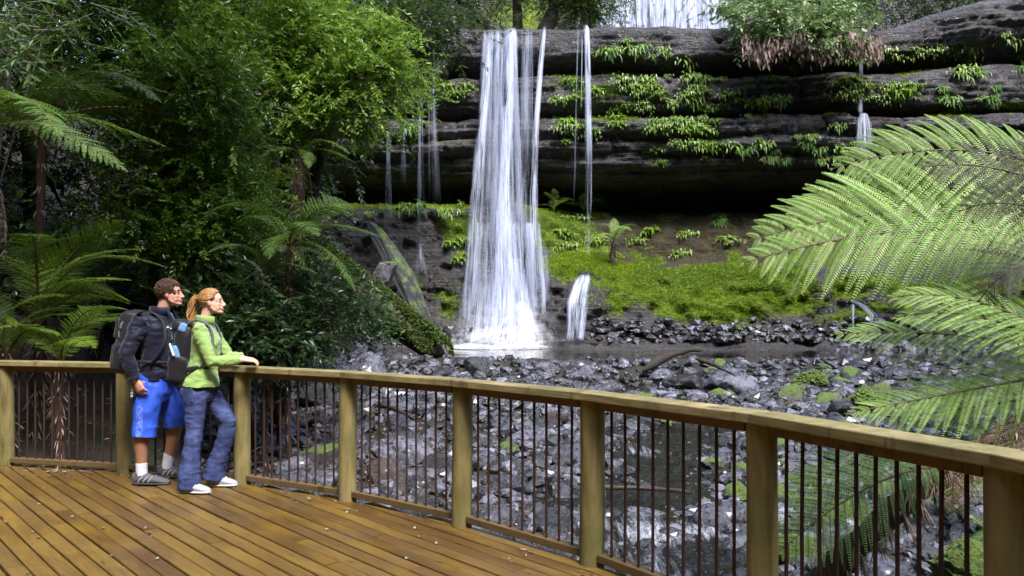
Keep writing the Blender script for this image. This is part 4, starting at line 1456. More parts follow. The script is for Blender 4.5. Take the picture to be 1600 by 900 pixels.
b = lp[k] + RNG.normal(0, .35, (n, 3)) + np.array([-.15, -.55, -.3])
mb = MB()
for j in range(7):
    a = RNG.normal(0, 1, (n, 3)) * np.array([1, .6, .4]) + np.array([.4, -.5, -.35])
    v, f = leaf_quads(b - lp[-1] + RNG.normal(0, .05, (n, 3)), a, RNG.normal(0, .4, (n, 3)) + np.array([0, -.5, .8]), RNG.uniform(.12, .26, n), RNG.uniform(.03, .05, n))
    mb.add(v, f, np.repeat(RNG.random(n), 4))
o = mb.obj('fern_growth', M['fern_dark'], log)
o['kind'] = 'stuff'

# leaning dark rock slab and upright stump by the log
for (pa, pb, w, lab, sd) in (((602, 388), (686, 532), .34, 'tall leaning slab of dark rock between the fallen log and the wet wall', 61), ((590, 470), (600, 410), .55, 'dark broken stump of rock with a mossy face behind the fallen log', 62)):
    a, b = P(*pa, 25.4 if sd == 61 else 23.8), P(*pb, 23.2 if sd == 61 else 23.9)
    v, f = rock_arrays(sd, 5, 12, .13, .9, fuzz=.035)
    L = np.linalg.norm(b - a)
    v = v * np.array([w, w * .9, L * .62])
    q = Vector(b - a).to_track_quat('Z', 'Y').to_matrix()
    v = v @ np.array(q).T
    mb = MB()
    mb.add(v, f, .2)
    o = mb.obj('rock_slab', M['slab'] if sd == 61 else M['stone_moss'], None, True, tuple((a + b) / 2))
    tag(o, lab, 'rock')

# ferns on the cliff foot
q, _ = on_cliff(958, 405)
g = tree_fern(tuple(q + np.array([0, -.15, -.2])), .95, (.0, -.1), 1.15, [(-8, 30), (170, 22), (80, 62), (-60, 10), (-115, 25), (45, 35), (130, 40)], 'bright', 'small bright tree fern standing alone on the mossy ledge right of the falls', 31, 'ferns on the cliff', .10, 2)
for i, (a, b, L, lab) in enumerate([(870, 312, .95, 'bright broad fern growing on the moss shoulder touching the right of the falls'), (850, 300, .8, 'pale fern leaning over the falls right edge at the overhang'),
                                    (905, 315, .9, 'fern between the falls and the thin water thread'), (945, 312, .9, 'fern drooping just right of the thin water thread')]):
    q, _ = on_cliff(a, b + 14)
    tree_fern(tuple(q + np.array([0, -.3, .0])), .1, (0, 0), L, ring(8, 30, 14, 70 + i), 'bright' if i != 3 else 'fern', lab, 40 + i, 'ferns on the cliff', .1, 0, 'ledge_fern')

# ================================================================== ledge plants
def strap_clump(seed, n=34, spread=.22, L=(.16, .34), mat='fern_bright', hang=.75, w=.045):
    r = np.random.default_rng(seed)
    b = r.normal(0, 1, (n, 3)) * np.array([spread, .06, spread * .35])
    d = nrm(np.stack([r.normal(0, .6, n), -.55 + r.normal(0, .25, n), -hang + r.normal(0, .4, n)], 1))
    l = r.uniform(*L, n)
    mb = MB()
    # two-segment strap bending down
    s = nrm(np.cross(d, [0, -.6, .8]))
    m = b + d * l[:, None] * .5 + np.array([0, -.03, .04])
    t = b + d * l[:, None] + np.array([0, -.02, -.05])
    wv = r.uniform(.6, 1.2, n)[:, None] * w * .5
    V = np.stack([b - s * wv * .4, b + s * wv * .4, m + s * wv, m - s * wv, t], 1).reshape(-1, 3)
    k = np.arange(n)[:, None] * 5
    rn = np.repeat(r.random(n), 5)
    mb.add(V, k + np.array([0, 1, 2, 3])[None], rn)
    mb.add(V, k + np.array([3, 2, 4])[None], rn)
    mb.ball((0, .03, 0), (spread * 1.5, .09, .05), 14, 7, rnd=.2, mat=1)
    return mb.mesh('ledge_plant', [M[mat], M['moss_leaf']])


CLUMP = [strap_clump(k) for k in range(3)] + [strap_clump(5, 40, .3, (.12, .22), 'fern_yellow', .5, .06), strap_clump(6, 30, .2, (.2, .45), 'fern', .9, .05), strap_clump(7, 44, .3, (.10, .2), 'leaf_bright', .4, .07)]
ROWS = [  # photo x from, x to, y from, y to, how many, words
    (945, 1135, 92, 108, 15, 'under the pale top block', (0, 1, 2, 4)),
    (1170, 1275, 100, 112, 10, 'below the hanging shrub', (0, 1, 2)),
    (1300, 1380, 108, 112, 5, 'on the upper ledge beside the right trickle', (3, 5)),
    (1365, 1520, 82, 92, 11, 'under the top block far right', (0, 1, 3, 5)),
    (1500, 1600, 104, 98, 9, 'on the far right upper ledge', (0, 1, 4)),
    (935, 1010, 60, 90, 6, 'on the lip right of the thin water thread', (0, 5)),
    (860, 935, 120, 165, 9, 'between the main falls and the thin thread', (3, 5)),
    (1040, 1190, 160, 185, 16, 'on the second ledge right of the falls', (0, 1, 3)),
    (1320, 1420, 125, 165, 18, 'on the rock face beside the right trickle', (3, 5)),
    (945, 1010, 165, 200, 8, 'beside the moss clump right of the thread', (5, 3)),
    (1030, 1200, 205, 222, 14, 'on the third ledge right of the falls', (0, 3, 5)),
    (1240, 1335, 226, 234, 12, 'on the third ledge below the right trickle', (0, 1, 4)),
    (1150, 1230, 235, 256, 8, 'hanging over the dark overhang', (0, 4)),
    (1010, 1110, 230, 245, 7, 'on the lower strata left of the hanging ferns', (3, 5)),
    (545, 720, 312, 320, 18, 'on the mossy ledge left of the falls', (1, 4)),
    (690, 745, 130, 160, 6, 'on the ledge just left of the falls', (3, 5)),
    (640, 690, 150, 220, 7, 'behind the left water threads', (5, 4)),
    (1200, 1310, 322, 332, 9, 'along the top of the brown earthen bank', (1, 4)),
    (985, 1200, 330, 395, 10, 'dotted over the brown earthen bank', (3, 5, 4)),
    (880, 940, 335, 385, 9, 'on the moss right of the falls', (3, 5)),
    (700, 735, 380, 400, 4, 'on the moss left of the falls', (3,)),
    (1075, 1130, 108, 150, 8, 'on the second block under the pale top block', (3, 5, 0)),
    (960, 1040, 120, 150, 10, 'on the second block right of the thread', (5, 3)),
    (1130, 1240, 120, 168, 7, 'on the second block under the shrub', (5, 0)),
    (870, 940, 180, 240, 7, 'on the dark strata right of the falls', (3, 5)),
    (1000, 1150, 185, 205, 9, 'on the third block right of the thread', (5, 3)),
    (1400, 1580, 130, 170, 8, 'on the brown block far right', (5, 4)),
    (1560, 1600, 60, 70, 3, 'at the far right under the cliff top', (0, 1)),
]
for (x0, x1, y0, y1, n, words, kinds) in ROWS:
    xs_ = sorted(random.uniform(x0, x1) for _ in range(n))
    sc = y1 - y0
    for k, a in enumerate(xs_):
        b = y0 + sc * ((a - x0) / max(x1 - x0, 1)) + random.gauss(0, 11) if abs(sc) < 20 else random.uniform(y0, y1)
        q, nn_ = on_cliff(a, b, 6)
        o = linked('ledge_plant', CLUMP[random.choice(kinds)])
        o.location = tuple(q + np.array([0, -.06, .05]))
        s = random.uniform(.45, 1.2)
        o.scale = (s * random.uniform(.8, 1.2), s, s)
        o.rotation_euler = (0, 0, random.uniform(-.5, .5))
        tag(o, f'{ORD[k]} small plant from the left {words}', 'plant', 'small plants on the cliff ledges')

# ================================================================== leafy trees
def crown_sprays(lobes, seed, nclump, per, leaf=.07, lw=.42, tw=.34, nleaf=13, clump_r=.32, flat=.5, droop=.25, face=None):
    """leaf quads for a crown: lobes (centre, radii), clumps gathered near the lobe skins, sprays of leaves in each clump"""
    r = np.random.default_rng(seed)
    wts = np.array([np.prod(l[1]) ** .667 for l in lobes])
    li = r.choice(len(lobes), nclump, p=wts / wts.sum())
    C = np.array([l[0] for l in lobes])[li]
    R = np.array([l[1] for l in lobes])[li]
    dirs = nrm(r.normal(0, 1, (nclump, 3)))
    rad = r.uniform(.35, 1.0, nclump) ** .55
    cc = C + dirs * R * rad[:, None]
    tone = np.clip(r.normal(.42, .16, nclump), .05, .9)
    c = np.repeat(cc, per, 0) + r.normal(0, 1, (nclump * per, 3)) * clump_r * np.array([1, 1, flat])
    out = np.repeat(dirs, per, 0)
    d = nrm(out * .75 + r.normal(0, .55, c.shape) + np.array([0, 0, -droop]))
    upn = nrm(np.array([0, 0, 1.0]) + r.normal(0, .28, c.shape) + out * .25)
    s = nrm(np.cross(d, upn))
    t = (np.arange(nleaf) + .5) / nleaf
    sg = np.where(np.arange(nleaf) % 2, 1.0, -1.0)
    L = r.uniform(.7, 1.25, len(c)) * tw
    b = c[:, None] + d[:, None] * (L[:, None] * t[None])[..., None] - np.array([0, 0, 1]) * (.18 * L[:, None] * t[None] ** 2)[..., None]
    ld = d[:, None] * (.55 + .5 * t[None, :, None]) + s[:, None] * sg[None, :, None] * (1.0 - .45 * t[None, :, None]) + r.normal(0, .25, b.shape)
    ln = upn[:, None] + r.normal(0, .38, b.shape)
    N = b.shape[0] * b.shape[1]
    l = leaf * r.uniform(.65, 1.25, N)
    v, f = leaf_quads(b.reshape(-1, 3), ld.reshape(-1, 3), np.broadcast_to(ln, b.shape).reshape(-1, 3), l, l * lw, .14)
    rn = np.clip(np.repeat(np.repeat(tone, per), nleaf) + r.normal(0, .16, N), 0, 1)
    return v, f, np.repeat(rn, 4), c, d, L, cc


def leafy_tree(name, label, base, lobes, seed, mat, bark='bark_dark', nclump=150, per=14, trunk_r=.12, group='leafy trees on the left bank', limbs=True, bend=(0, 0), top=None, **kw):
    base = np.array(base, float)
    g = thing(name, base, label, 'tree', group)
    v, f, rn, c, d, L, cc = crown_sprays(lobes, seed, nclump, per, **kw)
    mb = MB()
    mb.add(v - base, f, rn)
    mb.obj('crown', M[mat], g)
    r = np.random.default_rng(seed + 1)
    top = np.mean([l[0] for l in lobes], 0) if top is None else top
    mb = MB()
    mid = (base * .45 + top * .55) * np.array([1, 1, 0]) + np.array([bend[0], bend[1], base[2] * .5 + top[2] * .5])
    tr = bez(base - np.array([0, 0, .4]), mid, top, n=16)
    tr = tr + .06 * np.stack([fbm(np.stack([np.linspace(0, 4, 16), np.full(16, k), np.full(16, seed)], -1), 2, seed) for k in range(3)], 1)
    mb.tube(tr - base, np.linspace(trunk_r, trunk_r * .4, 16), n=12)
    mb.obj('trunk', M[bark], g, True)
    mb = MB()
    for (lc, lr) in lobes:
        a = tr[r.integers(8, 15)]
        pts = bez(a, (a + lc) / 2 + r.normal(0, .15, 3) + np.array([0, 0, .15]), lc, n=9)
        mb.tube(pts - base, np.linspace(trunk_r * .35, trunk_r * .12, 9), n=6)
    for q in cc[r.choice(len(cc), min(len(cc), 70), replace=False)]:
        dist = [np.linalg.norm((q - l[0]) / l[1]) for l in lobes]
        lc = lobes[int(np.argmin(dist))][0]
        pts = bez(lc, (lc + q) / 2 + r.normal(0, .10, 3), q, n=7)
        mb.tube(pts - base, np.linspace(trunk_r * .10, .004, 7), n=4)
    for j in r.choice(len(c), min(len(c), 900), replace=False):
        mb.add(np.stack([c[j] - d[j] * .12, c[j] - d[j] * .12 + np.array([0, .004, .006]), c[j] + d[j] * L[j], c[j] + d[j] * L[j] * .5 + np.array([0, -.004, -.006])]) - base, [(0, 1, 2, 3)])
    mb.obj('branches', M[bark], g, True)
    return g


def LB(px, py, d, rx, ry, rd):
    """a crown lobe: photo position, depth, radii in photo pixels across and up, depth radius in metres"""
    return (P(px, py, d), np.array([rx / FOC * d, rd, ry / FOC * d]))


def base_at(px, d):
    x = (px - 800) / FOC * d
    return (x, d, gz(x, d))


leafy_tree('leafy_tree', 'bright small-leaved tree reaching right towards the falls over the dark rocks', base_at(425, 14.6),
           [LB(500, 80, 13.8, 100, 75, 1.0), LB(560, 140, 13.6, 75, 70, .8), LB(470, 160, 13.4, 75, 60, .8), LB(440, 40, 13.8, 80, 60, 1.0), LB(490, -50, 14.6, 100, 60, 1.0), LB(590, 90, 13.8, 40, 50, .6)], 101, 'leaf_bright', 'fibre', 185, 22, .16, clump_r=.27, leaf=.092, bend=(-.1, 0), top=P(455, 120, 14.0))
leafy_tree('leafy_tree', 'large small-leaved tree filling the upper left above the two visitors', base_at(225, 14.4),
           [LB(250, 70, 11.2, 110, 60, 1.0), LB(300, 120, 11.0, 90, 55, .8), LB(170, 90, 11.0, 90, 60, .9), LB(230, 150, 11.0, 110, 40, .7), LB(200, -10, 11.5, 150, 60, 1.2), LB(330, 40, 11.6, 60, 70, .8), LB(240, -130, 12, 260, 110, 2.2)], 102, 'leaf', 'bark_dark', 185, 22, .15, clump_r=.26, leaf=.088, bend=(-.3, .4), top=P(280, 60, 12.2))
leafy_tree('leafy_tree', 'hanging leafy boughs in the middle of the left bank above the head of the man', base_at(270, 13.4),
           [LB(330, 230, 11.6, 60, 55, .7), LB(290, 285, 11.4, 75, 40, .7), LB(220, 270, 11.2, 60, 35, .6), LB(350, 330, 11.6, 70, 45, .7), LB(230, 330, 11.2, 70, 35, .6), LB(290, 370, 11.4, 80, 35, .6)], 103, 'leaf', 'bark_dark', 150, 14, .05, leaf=.078)
leafy_tree('leafy_tree', 'dim leafy bush above the woman in green beside the furry trunk', base_at(360, 14.2),
           [LB(390, 360, 12.6, 50, 50, .7), LB(370, 400, 12.4, 60, 35, .6), LB(320, 350, 12.6, 60, 60, .7), LB(400, 290, 12.8, 40, 60, .6)], 104, 'leaf', 'bark_dark', 110, 14, .045, leaf=.075)
leafy_tree('leafy_tree', 'tree with pale larger leaves and bare twigs at the top left corner', base_at(-60, 8.4),
           [LB(10, 10, 7.9, 45, 30, .5), LB(50, 60, 8.0, 35, 30, .4), LB(-60, 30, 8.0, 70, 60, .8), LB(90, -5, 8.2, 50, 25, .5)], 105, 'leaf_grey', 'bark_pale', 22, 8, .030, leaf=.115, lw=.30, tw=.4, nleaf=10)
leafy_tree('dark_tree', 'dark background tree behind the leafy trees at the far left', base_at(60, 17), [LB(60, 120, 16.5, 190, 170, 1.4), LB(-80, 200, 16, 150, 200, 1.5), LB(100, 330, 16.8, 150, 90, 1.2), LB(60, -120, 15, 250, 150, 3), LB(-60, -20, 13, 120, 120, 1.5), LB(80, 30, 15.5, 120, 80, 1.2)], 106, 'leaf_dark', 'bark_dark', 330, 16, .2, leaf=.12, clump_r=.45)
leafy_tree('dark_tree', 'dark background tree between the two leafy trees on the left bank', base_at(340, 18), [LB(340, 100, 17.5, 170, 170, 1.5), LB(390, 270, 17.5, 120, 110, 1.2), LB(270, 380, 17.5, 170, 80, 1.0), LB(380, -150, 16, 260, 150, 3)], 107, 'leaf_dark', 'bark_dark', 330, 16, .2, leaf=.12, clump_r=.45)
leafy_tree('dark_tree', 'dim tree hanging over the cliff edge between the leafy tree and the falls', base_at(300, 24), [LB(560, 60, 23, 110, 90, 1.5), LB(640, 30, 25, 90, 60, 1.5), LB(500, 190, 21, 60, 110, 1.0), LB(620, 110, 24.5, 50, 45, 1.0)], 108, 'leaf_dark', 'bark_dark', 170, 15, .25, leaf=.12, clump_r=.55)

# trees on the cliff top
def ctop(px, d):
    x = (px - 800) / FOC * d
    return np.array([x, d, 13.0 + max(0, d - 32) * .12])


for i, (px, d, lob, lab, mk) in enumerate([
    (785, 33.0, [LB(720, 5, 33, 90, 45, 1.6), LB(690, 60, 31.5, 70, 40, 1.2), LB(740, -90, 33, 150, 80, 2.5)], 'needle leaved tree on the cliff lip left of the falls', 'leaf_olive'),
    (690, 33.5, [LB(610, 30, 32.5, 90, 50, 1.6), LB(640, 85, 31.5, 60, 40, 1.0), LB(600, -80, 33, 150, 80, 2.5)], 'needle leaved tree farther left on the cliff lip', 'leaf_olive'),
    (838, 34.0, [LB(860, -60, 35, 120, 50, 2.5), LB(900, 5, 36.0, 50, 22, 1.5)], 'thick trunked tree right above the falls', 'leaf_olive'),
    (815, 35.5, [LB(800, -90, 36, 150, 60, 2.5)], 'slimmer tree behind the thick trunk above the falls', 'leaf_dark'),
    (925, 35, [LB(905, 10, 35, 45, 22, 1.2), LB(935, -50, 35, 50, 40, 1.2)], 'thin branched sapling above the thin water thread', 'leaf'),
    (1300, 36, [LB(1260, -60, 36, 140, 60, 2.5), LB(1390, -10, 36, 120, 45, 2.0), LB(1180, -15, 36, 60, 35, 1.5)], 'tree on the cliff top behind the hanging shrub', 'leaf_dark'),
    (1440, 37, [LB(1440, 5, 36.5, 100, 40, 1.8), LB(1540, -10, 36, 110, 40, 2.0), LB(1500, -110, 37, 200, 80, 3)], 'leafy tree on the cliff top at the right', 'leaf_dark'),
    (1640, 36, [LB(1600, -20, 35, 120, 50, 2.0), LB(1700, -60, 35, 140, 90, 2.5)], 'tree on the cliff top at the far right edge', 'leaf'),
]):
    leafy_tree('cliff_top_tree', lab, ctop(px, d), lob, 120 + i, mk, 'bark_dark', 34 * len(lob), 13, .42 if i == 2 else .30 if i in (0, 3) else .12, 'trees on the cliff top', leaf=.16, lw=.34, tw=.7, clump_r=.7)

# shrub hanging over the cliff edge, dead fronds beneath
root = P(1255, 50, 29.0)
g = thing('hanging_shrub', root, 'pale green shrub with brown dead fronds hanging over the cliff edge', 'shrub')
lob = [LB(1180, 25, 29.0, 50, 30, .6), LB(1250, 20, 28.8, 70, 35, .7), LB(1320, 25, 28.9, 55, 28, .6), LB(1250, 58, 28.6, 85, 24, .5), LB(1170, -20, 30, 40, 40, .6), LB(1270, -20, 30, 110, 30, .8)]
v, f, rn, *_ = crown_sprays(lob, 140, 120, 9, leaf=.19, lw=.5, tw=.45, nleaf=9, clump_r=.30, droop=.6)
mb = MB()
mb.add(v - root, f, rn)
mb.obj('foliage', M['leaf_shrub'], g)
n = 520
mb = MB()
xx = RNG.uniform(1160, 1375, n)
yy = 58 + RNG.uniform(-10, 18, n) + 6 * np.sin(xx * .07)
b = np.stack([P(a, c, 28.6 + RNG.normal(0, .25)) for a, c in zip(xx, yy)]) - root
for seg in range(3):
    v, f = leaf_quads(b + np.array([0, 0, -.22 * seg]) + RNG.normal(0, .05, (n, 3)), np.array([0, -.1, -1.0]) + RNG.normal(0, .22, (n, 3)), RNG.normal(0, .5, (n, 3)) + np.array([0, -1, 0]), RNG.uniform(.2, .5, n) * (1 - .15 * seg), RNG.uniform(.05, .13, n))
    keep = np.repeat(RNG.random(n) < (1, .8, .45)[seg], 1)
    mb.add(v.reshape(n, 4, 3)[keep].reshape(-1, 3), f[:keep.sum()], np.repeat(RNG.random(keep.sum()), 4))
mb.obj('dead_fronds', M['fern_dead'], g)
mb = MB()
for k in range(7):
    a = root + np.array([(k - 3) * .5, 1.2, -.1])
    mb.tube(bez(a, a + np.array([0, -.7, .6]), a + np.array([(k - 3) * .25, -1.6, .1]), n=8) - root, np.linspace(.06, .02, 8), n=6)
mb.obj('stems', M['bark'], g, True)

# ================================================================== foreground tree fern at the right
FX = P(1720, 545, 5.4)
fb = P(1190, 955, 5.2)
fern = thing('tree_fern', fb, 'big tree fern leaning across the right foreground with pale glossy fronds', 'fern', 'foreground ferns at the right')


def near_frond(parent, rows, up, W, key, seed, npin=23, npl=30, name='frond', **kw):
    pts = [P(*r) for r in rows]
    pp = bez(*pts, n=34) - np.array(parent.location)
    mb = MB()
    kw.setdefault('dens', .90)
    kw.setdefault('wid', 1.15)
    frond_geo(mb, pp, up, W * 1.12, npin, npl, seed=seed, **kw)
    return mb.obj(name, [M[key], M['stalk' if key != 'fern_backlit' else 'stalk_dark']], parent)


fern_trunk('trunk', fern, (0, 0, -.1), P(1500, 722, 5.35) - fb, .10, .075, 5, 'fibre', 700)
fern_trunk('trunk', fern, P(1498, 724, 5.35) - fb, P(1760, 560, 5.4) - fb, .075, .09, 6, 'fibre', 400)
UPN = (.12, -.80, .55)
for i, (rows, W, key, kw) in enumerate([
    ([(1760, 300, 4.8), (1520, 190, 5.1), (1300, 264, 5.4)], .50, 'fern_bright', {}),
    ([(1760, 340, 4.8), (1500, 240, 5.0), (1228, 346, 5.3)], .52, 'fern_bright', {}),
    ([(1760, 380, 4.7), (1500, 275, 4.9), (1163, 378, 5.2)], .54, 'fern_bright', {}),
    ([(1760, 420, 4.6), (1520, 300, 4.8), (1158, 412, 5.1)], .50, 'fern_bright', {}),
    ([(1760, 470, 4.8), (1590, 330, 5.2), (1400, 415, 5.6)], .44, 'fern_bright', {}),
    ([(1760, 500, 4.9), (1620, 370, 5.3), (1460, 450, 5.8)], .40, 'fern', {}),
    ([(1790, 420, 4.2), (1640, 230, 4.1), (1440, 262, 4.3)], .36, 'fern_backlit', dict(npin=20, npl=16, dens=.9)),
    ([(1790, 480, 4.1), (1640, 270, 4.0), (1500, 330, 4.2)], .34, 'fern_backlit', dict(npin=20, npl=16, dens=.9)),
    ([(1790, 520, 4.2), (1620, 330, 4.0), (1530, 470, 4.1)], .30, 'fern_backlit', dict(npin=20, npl=16, dens=.9)),
    ([(1790, 340, 4.2), (1640, 235, 4.2), (1560, 250, 4.3)], .36, 'fern_backlit', dict(npin=20, npl=16, dens=.9)),
    ([(1790, 640, 4.9), (1580, 425, 5.0), (1382, 467, 5.3)], .36, 'fern_bright', {}),
    ([(1790, 660, 4.8), (1600, 450, 4.9), (1392, 497, 5.2)], .34, 'fern_bright', {}),
    ([(1790, 600, 5.0), (1560, 500, 5.2), (1298, 523, 5.5)], .34, 'fern_bright', {}),
    ([(1780, 560, 4.9), (1560, 600, 5.0), (1322, 646, 5.2)], .34, 'fern_bright', {}),
    ([(1780, 590, 5.2), (1580, 630, 5.4), (1390, 655, 5.7)], .36, 'fern_bright', {}),
    ([(1500, 724, 5.3), (1390, 670, 5.3), (1222, 782, 5.5)], .36, 'fern_bright', {}),
    ([(1490, 730, 5.2), (1370, 720, 5.1), (1212, 868, 5.1)], .40, 'fern_bright', {}),
    ([(1500, 728, 5.3), (1420, 690, 5.5), (1300, 700, 5.8)], .34, 'fern', {}),
]):
    if 450 < rows[2][1] < 670:
        rows = [(a, b, c - .95) for a, b, c in rows]
    near_frond(fern, rows, UPN if rows[2][1] < 450 else (.10, -.45, .88), W, key, 200 + i, **kw)
for k in range(6):
    near_frond(fern, [(1500 + 30 * k, 700 - 20 * k, 5.3), (1490 + 28 * k, 720, 5.2), (1480 + 30 * k + RNG.uniform(-20, 20), 800, 5.2)], (0, -1, .1), .12, 'fern_dead', 240 + k, 16, 8, 'dead_frond', droop=.5)
# low moss and ferns on the right bank
for k, (px, d, L, lab) in enumerate([(1480, 8.2, .8, 'low fern on the mossy right bank behind the leaning fern trunk'), (1560, 9.5, 1.0, 'fern on the right bank behind the big foreground fronds'), (1500, 12.5, 1.0, 'far fern at the right end of the gravel bar'), (1620, 7.6, .9, 'fern behind the nearest right railing post')]):
    x = (px - 800) / FOC * d
    tree_fern((x, d, gz(x, d)), .12, (0, 0), L, ring(9, 32, 12, 300 + k), 'fern', lab, 310 + k, 'foreground ferns at the right', .08, 0, 'ground_fern')

# dark undergrowth filling the left bank behind the visitors
for k, (px, py, d, rx, ry, lab) in enumerate([(130, 470, 15.5, 90, 60, 'dark undergrowth bush behind the man with the navy jacket'), (260, 430, 16.0, 80, 50, 'dark undergrowth bush between the heads of the two visitors'),
                                            (370, 440, 17.5, 70, 55, 'dark undergrowth bush behind the woman in green'), (440, 350, 20.0, 40, 70, 'dark bush by the wet rock wall at the left'), (20, 400, 14.5, 110, 80, 'dark undergrowth bush at the far left under the trees'),
                                            (432, 462, 11.3, 30, 26, 'low dark bush in front of the furry brown trunk'), (392, 490, 11.0, 42, 34, 'low dark bush just above the hands of the woman in green'), (505, 450, 20.5, 40, 32, 'dark bush at the upper end of the mossy fallen log')]):
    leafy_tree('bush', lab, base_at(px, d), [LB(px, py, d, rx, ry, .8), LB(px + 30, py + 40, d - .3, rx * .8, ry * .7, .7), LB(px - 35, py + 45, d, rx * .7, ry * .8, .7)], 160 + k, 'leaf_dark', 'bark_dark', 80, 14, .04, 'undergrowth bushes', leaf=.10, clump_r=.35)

# unseen rainforest mass added behind the camera and at the sides to block low sky
n = 46000
side = RNG.integers(0, 10, n)
fx = np.where(side < 5, RNG.uniform(-34, 34, n), np.where(side < 7, RNG.uniform(22, 32, n), RNG.uniform(-34, -17, n)))
fy2 = np.where(side < 5, RNG.uniform(-30, -13, n), RNG.uniform(-14, 24, n) * np.where(side < 7, .4, 1))
gh = ground_z(fx, fy2, False)
wob = 4 * fbm(np.stack([fx * .15, fy2 * .15, fx * 0], -1), 3, 91)
fz = gh + RNG.random(n) ** .8 * (19 + 2.2 * wob)
b = np.stack([fx, fy2, fz], 1)
v, f = leaf_quads(b, RNG.normal(0, 1, (n, 3)), np.array([0, 0, .8]) + RNG.normal(0, .6, (n, 3)), RNG.uniform(.7, 1.6, n), RNG.uniform(.35, .8, n))
mb = MB()
mb.add(v, f, np.repeat(RNG.random(n), 4))
tag(mb.obj('sky_block_forest', M['leaf_dark']), 'added unseen rainforest mass blocking low sky round the gorge', 'sky_block_forest', kind='stuff')

# out-of-view tree added so its high boughs shade the lower left bank
leafy_tree('shade_canopy_tree', 'added tree out of view left of the deck, boughs shading the bank', (-9.5, 4.5, gz(-9.5, 4.5)),
           [(np.array([-5.6, 4.6, 12.2]), np.array([2.2, 1.5, .8])), (np.array([-2.4, 4.9, 12.4]), np.array([2.0, 1.4, .8])), (np.array([-8.2, 5.2, 12.0]), np.array([2.2, 1.8, .9])), (np.array([-.2, 5.6, 12.2]), np.array([1.4, 1.2, .7]))],
           181, 'leaf', 'bark_dark', 75, 20, .22, leaf=.17, lw=.5, clump_r=.4)
# ================================================================== people
M['skin'] = None


def mat_skin(name, c, blush):
    t = NT(name)
    a = t.noise(t.coord(), 9, 4)
    t.p(Base_Color=t.mix(t.ramp(a, [(.35, 0), (.7, 1)]), c, blush), Roughness=.5, Specular_IOR_Level=.4, Subsurface_Weight=.12)
    t.set(t.b, 'Subsurface Radius', (.012, .005, .003))
    return t.m


def mat_denim():
    t = NT('blue_denim')
    co = t.coord()
    w = t.noise(t.coord('Object', (300, 300, 700)), 1.0, 2)
    f = t.noise(t.coord('Object', (6, 6, 3)), 1.3, 5, .65)
    c = t.mix(t.ramp(f, [(.35, 0), (.68, 1)]), (.014, .022, .085), (.070, .098, .245))
    c = t.mix(t.ramp(w, [(.45, 0), (.7, .35)]), c, (.16, .19, .32))
    t.p(Base_Color=c, Roughness=.85, Specular_IOR_Level=.2, Normal=t.bump(w, .2, .001))
    return t.m


def mat_shorts():
    t = NT('blue_board_shorts')
    co = t.coord()
    sp = t.n('SeparateXYZ', None, Vector=co)
    x, y, z = sp.outputs[0], sp.outputs[1], sp.outputs[2]
    a = t.noise(co, 7, 5)
    c = t.mix(a, (.022, .075, .50), (.045, .125, .72))
    near = t.math('LESS_THAN', y, -.12)
    # pale printed strip down the outer thigh
    stripx = t.math('ABSOLUTE', t.math('SUBTRACT', x, -.045))
    strip = t.math('MULTIPLY', t.math('LESS_THAN', stripx, .028), near)
    scr = t.noise(t.coord('Object', (60, 60, 38)), 1.0, 3, .6, 1.5)
    strip = t.math('MULTIPLY', strip, t.math('MULTIPLY', t.math('GREATER_THAN', scr, .50), t.math('LESS_THAN', z, .72)))
    c = t.mix(t.math('MULTIPLY', strip, .45), c, (.30, .42, .80))
    t.p(Base_Color=c, Roughness=.55, Specular_IOR_Level=.3)
    return t.m


M['skin'] = mat_skin('fair_skin', (.50, .28, .20), (.54, .24, .17))
M['skin_f'] = mat_skin('pale_skin', (.62, .38, .29), (.66, .34, .26))
M['skin_tan'] = mat_skin('tanned_skin', (.30, .15, .085), (.34, .17, .10))
M['navy'] = mat_cloth('navy_jacket_cloth', (.0065, .0075, .024), .6)
M['tee'] = mat_cloth('pale_blue_tee', (.36, .56, .80), .8)
M['shorts'] = mat_shorts()
M['denim'] = mat_denim()
M['lime'] = mat_cloth('lime_fleece', (.26, .40, .115), .85, 300, .12, .3)
M['black'] = mat_cloth('black_nylon', (.010, .010, .012), .5)
M['grey_nylon'] = mat_cloth('grey_nylon', (.10, .11, .15), .6)
M['skyblue'] = mat_cloth('sky_blue_bottle', (.13, .27, .50), .5)
M['white'] = plain('white_print', (.75, .75, .78), .6)
M['sock'] = mat_cloth('white_sock', (.62, .62, .68), .9)
M['shoe_grey'] = mat_cloth('grey_trainer', (.085, .085, .09), .7)
M['shoe_dark'] = mat_cloth('dark_trainer', (.035, .036, .045), .6)
M['shoe_white'] = mat_cloth('white_trainer', (.36, .36, .44), .6)
M['sole'] = plain('pale_sole', (.50, .50, .52), .7)
M['sole_dark'] = plain('dark_sole', (.03, .03, .035), .7)
M['hair_brown'] = plain('brown_curly_hair', (.075, .040, .020), .55, .4, 55, .7, .6)
t = NT('auburn_hair')
nz = t.noise(t.coord('Object', (30, 30, 5)), 3.0, 4, .6)
t.p(Base_Color=t.mix(t.ramp(nz, [(.3, 0), (.72, 1)]), (.16, .065, .018), (.52, .29, .10)), Roughness=.45, Specular_IOR_Level=.45, Normal=t.bump(nz, .5, .004))
M['hair_red'] = t.m
M['eye'] = plain('eye_white', (.20, .16, .145), .6, .1)
M['iris'] = plain('dark_iris', (.03, .025, .02), .2)
M['lip'] = plain('lip', (.42, .16, .13), .45)


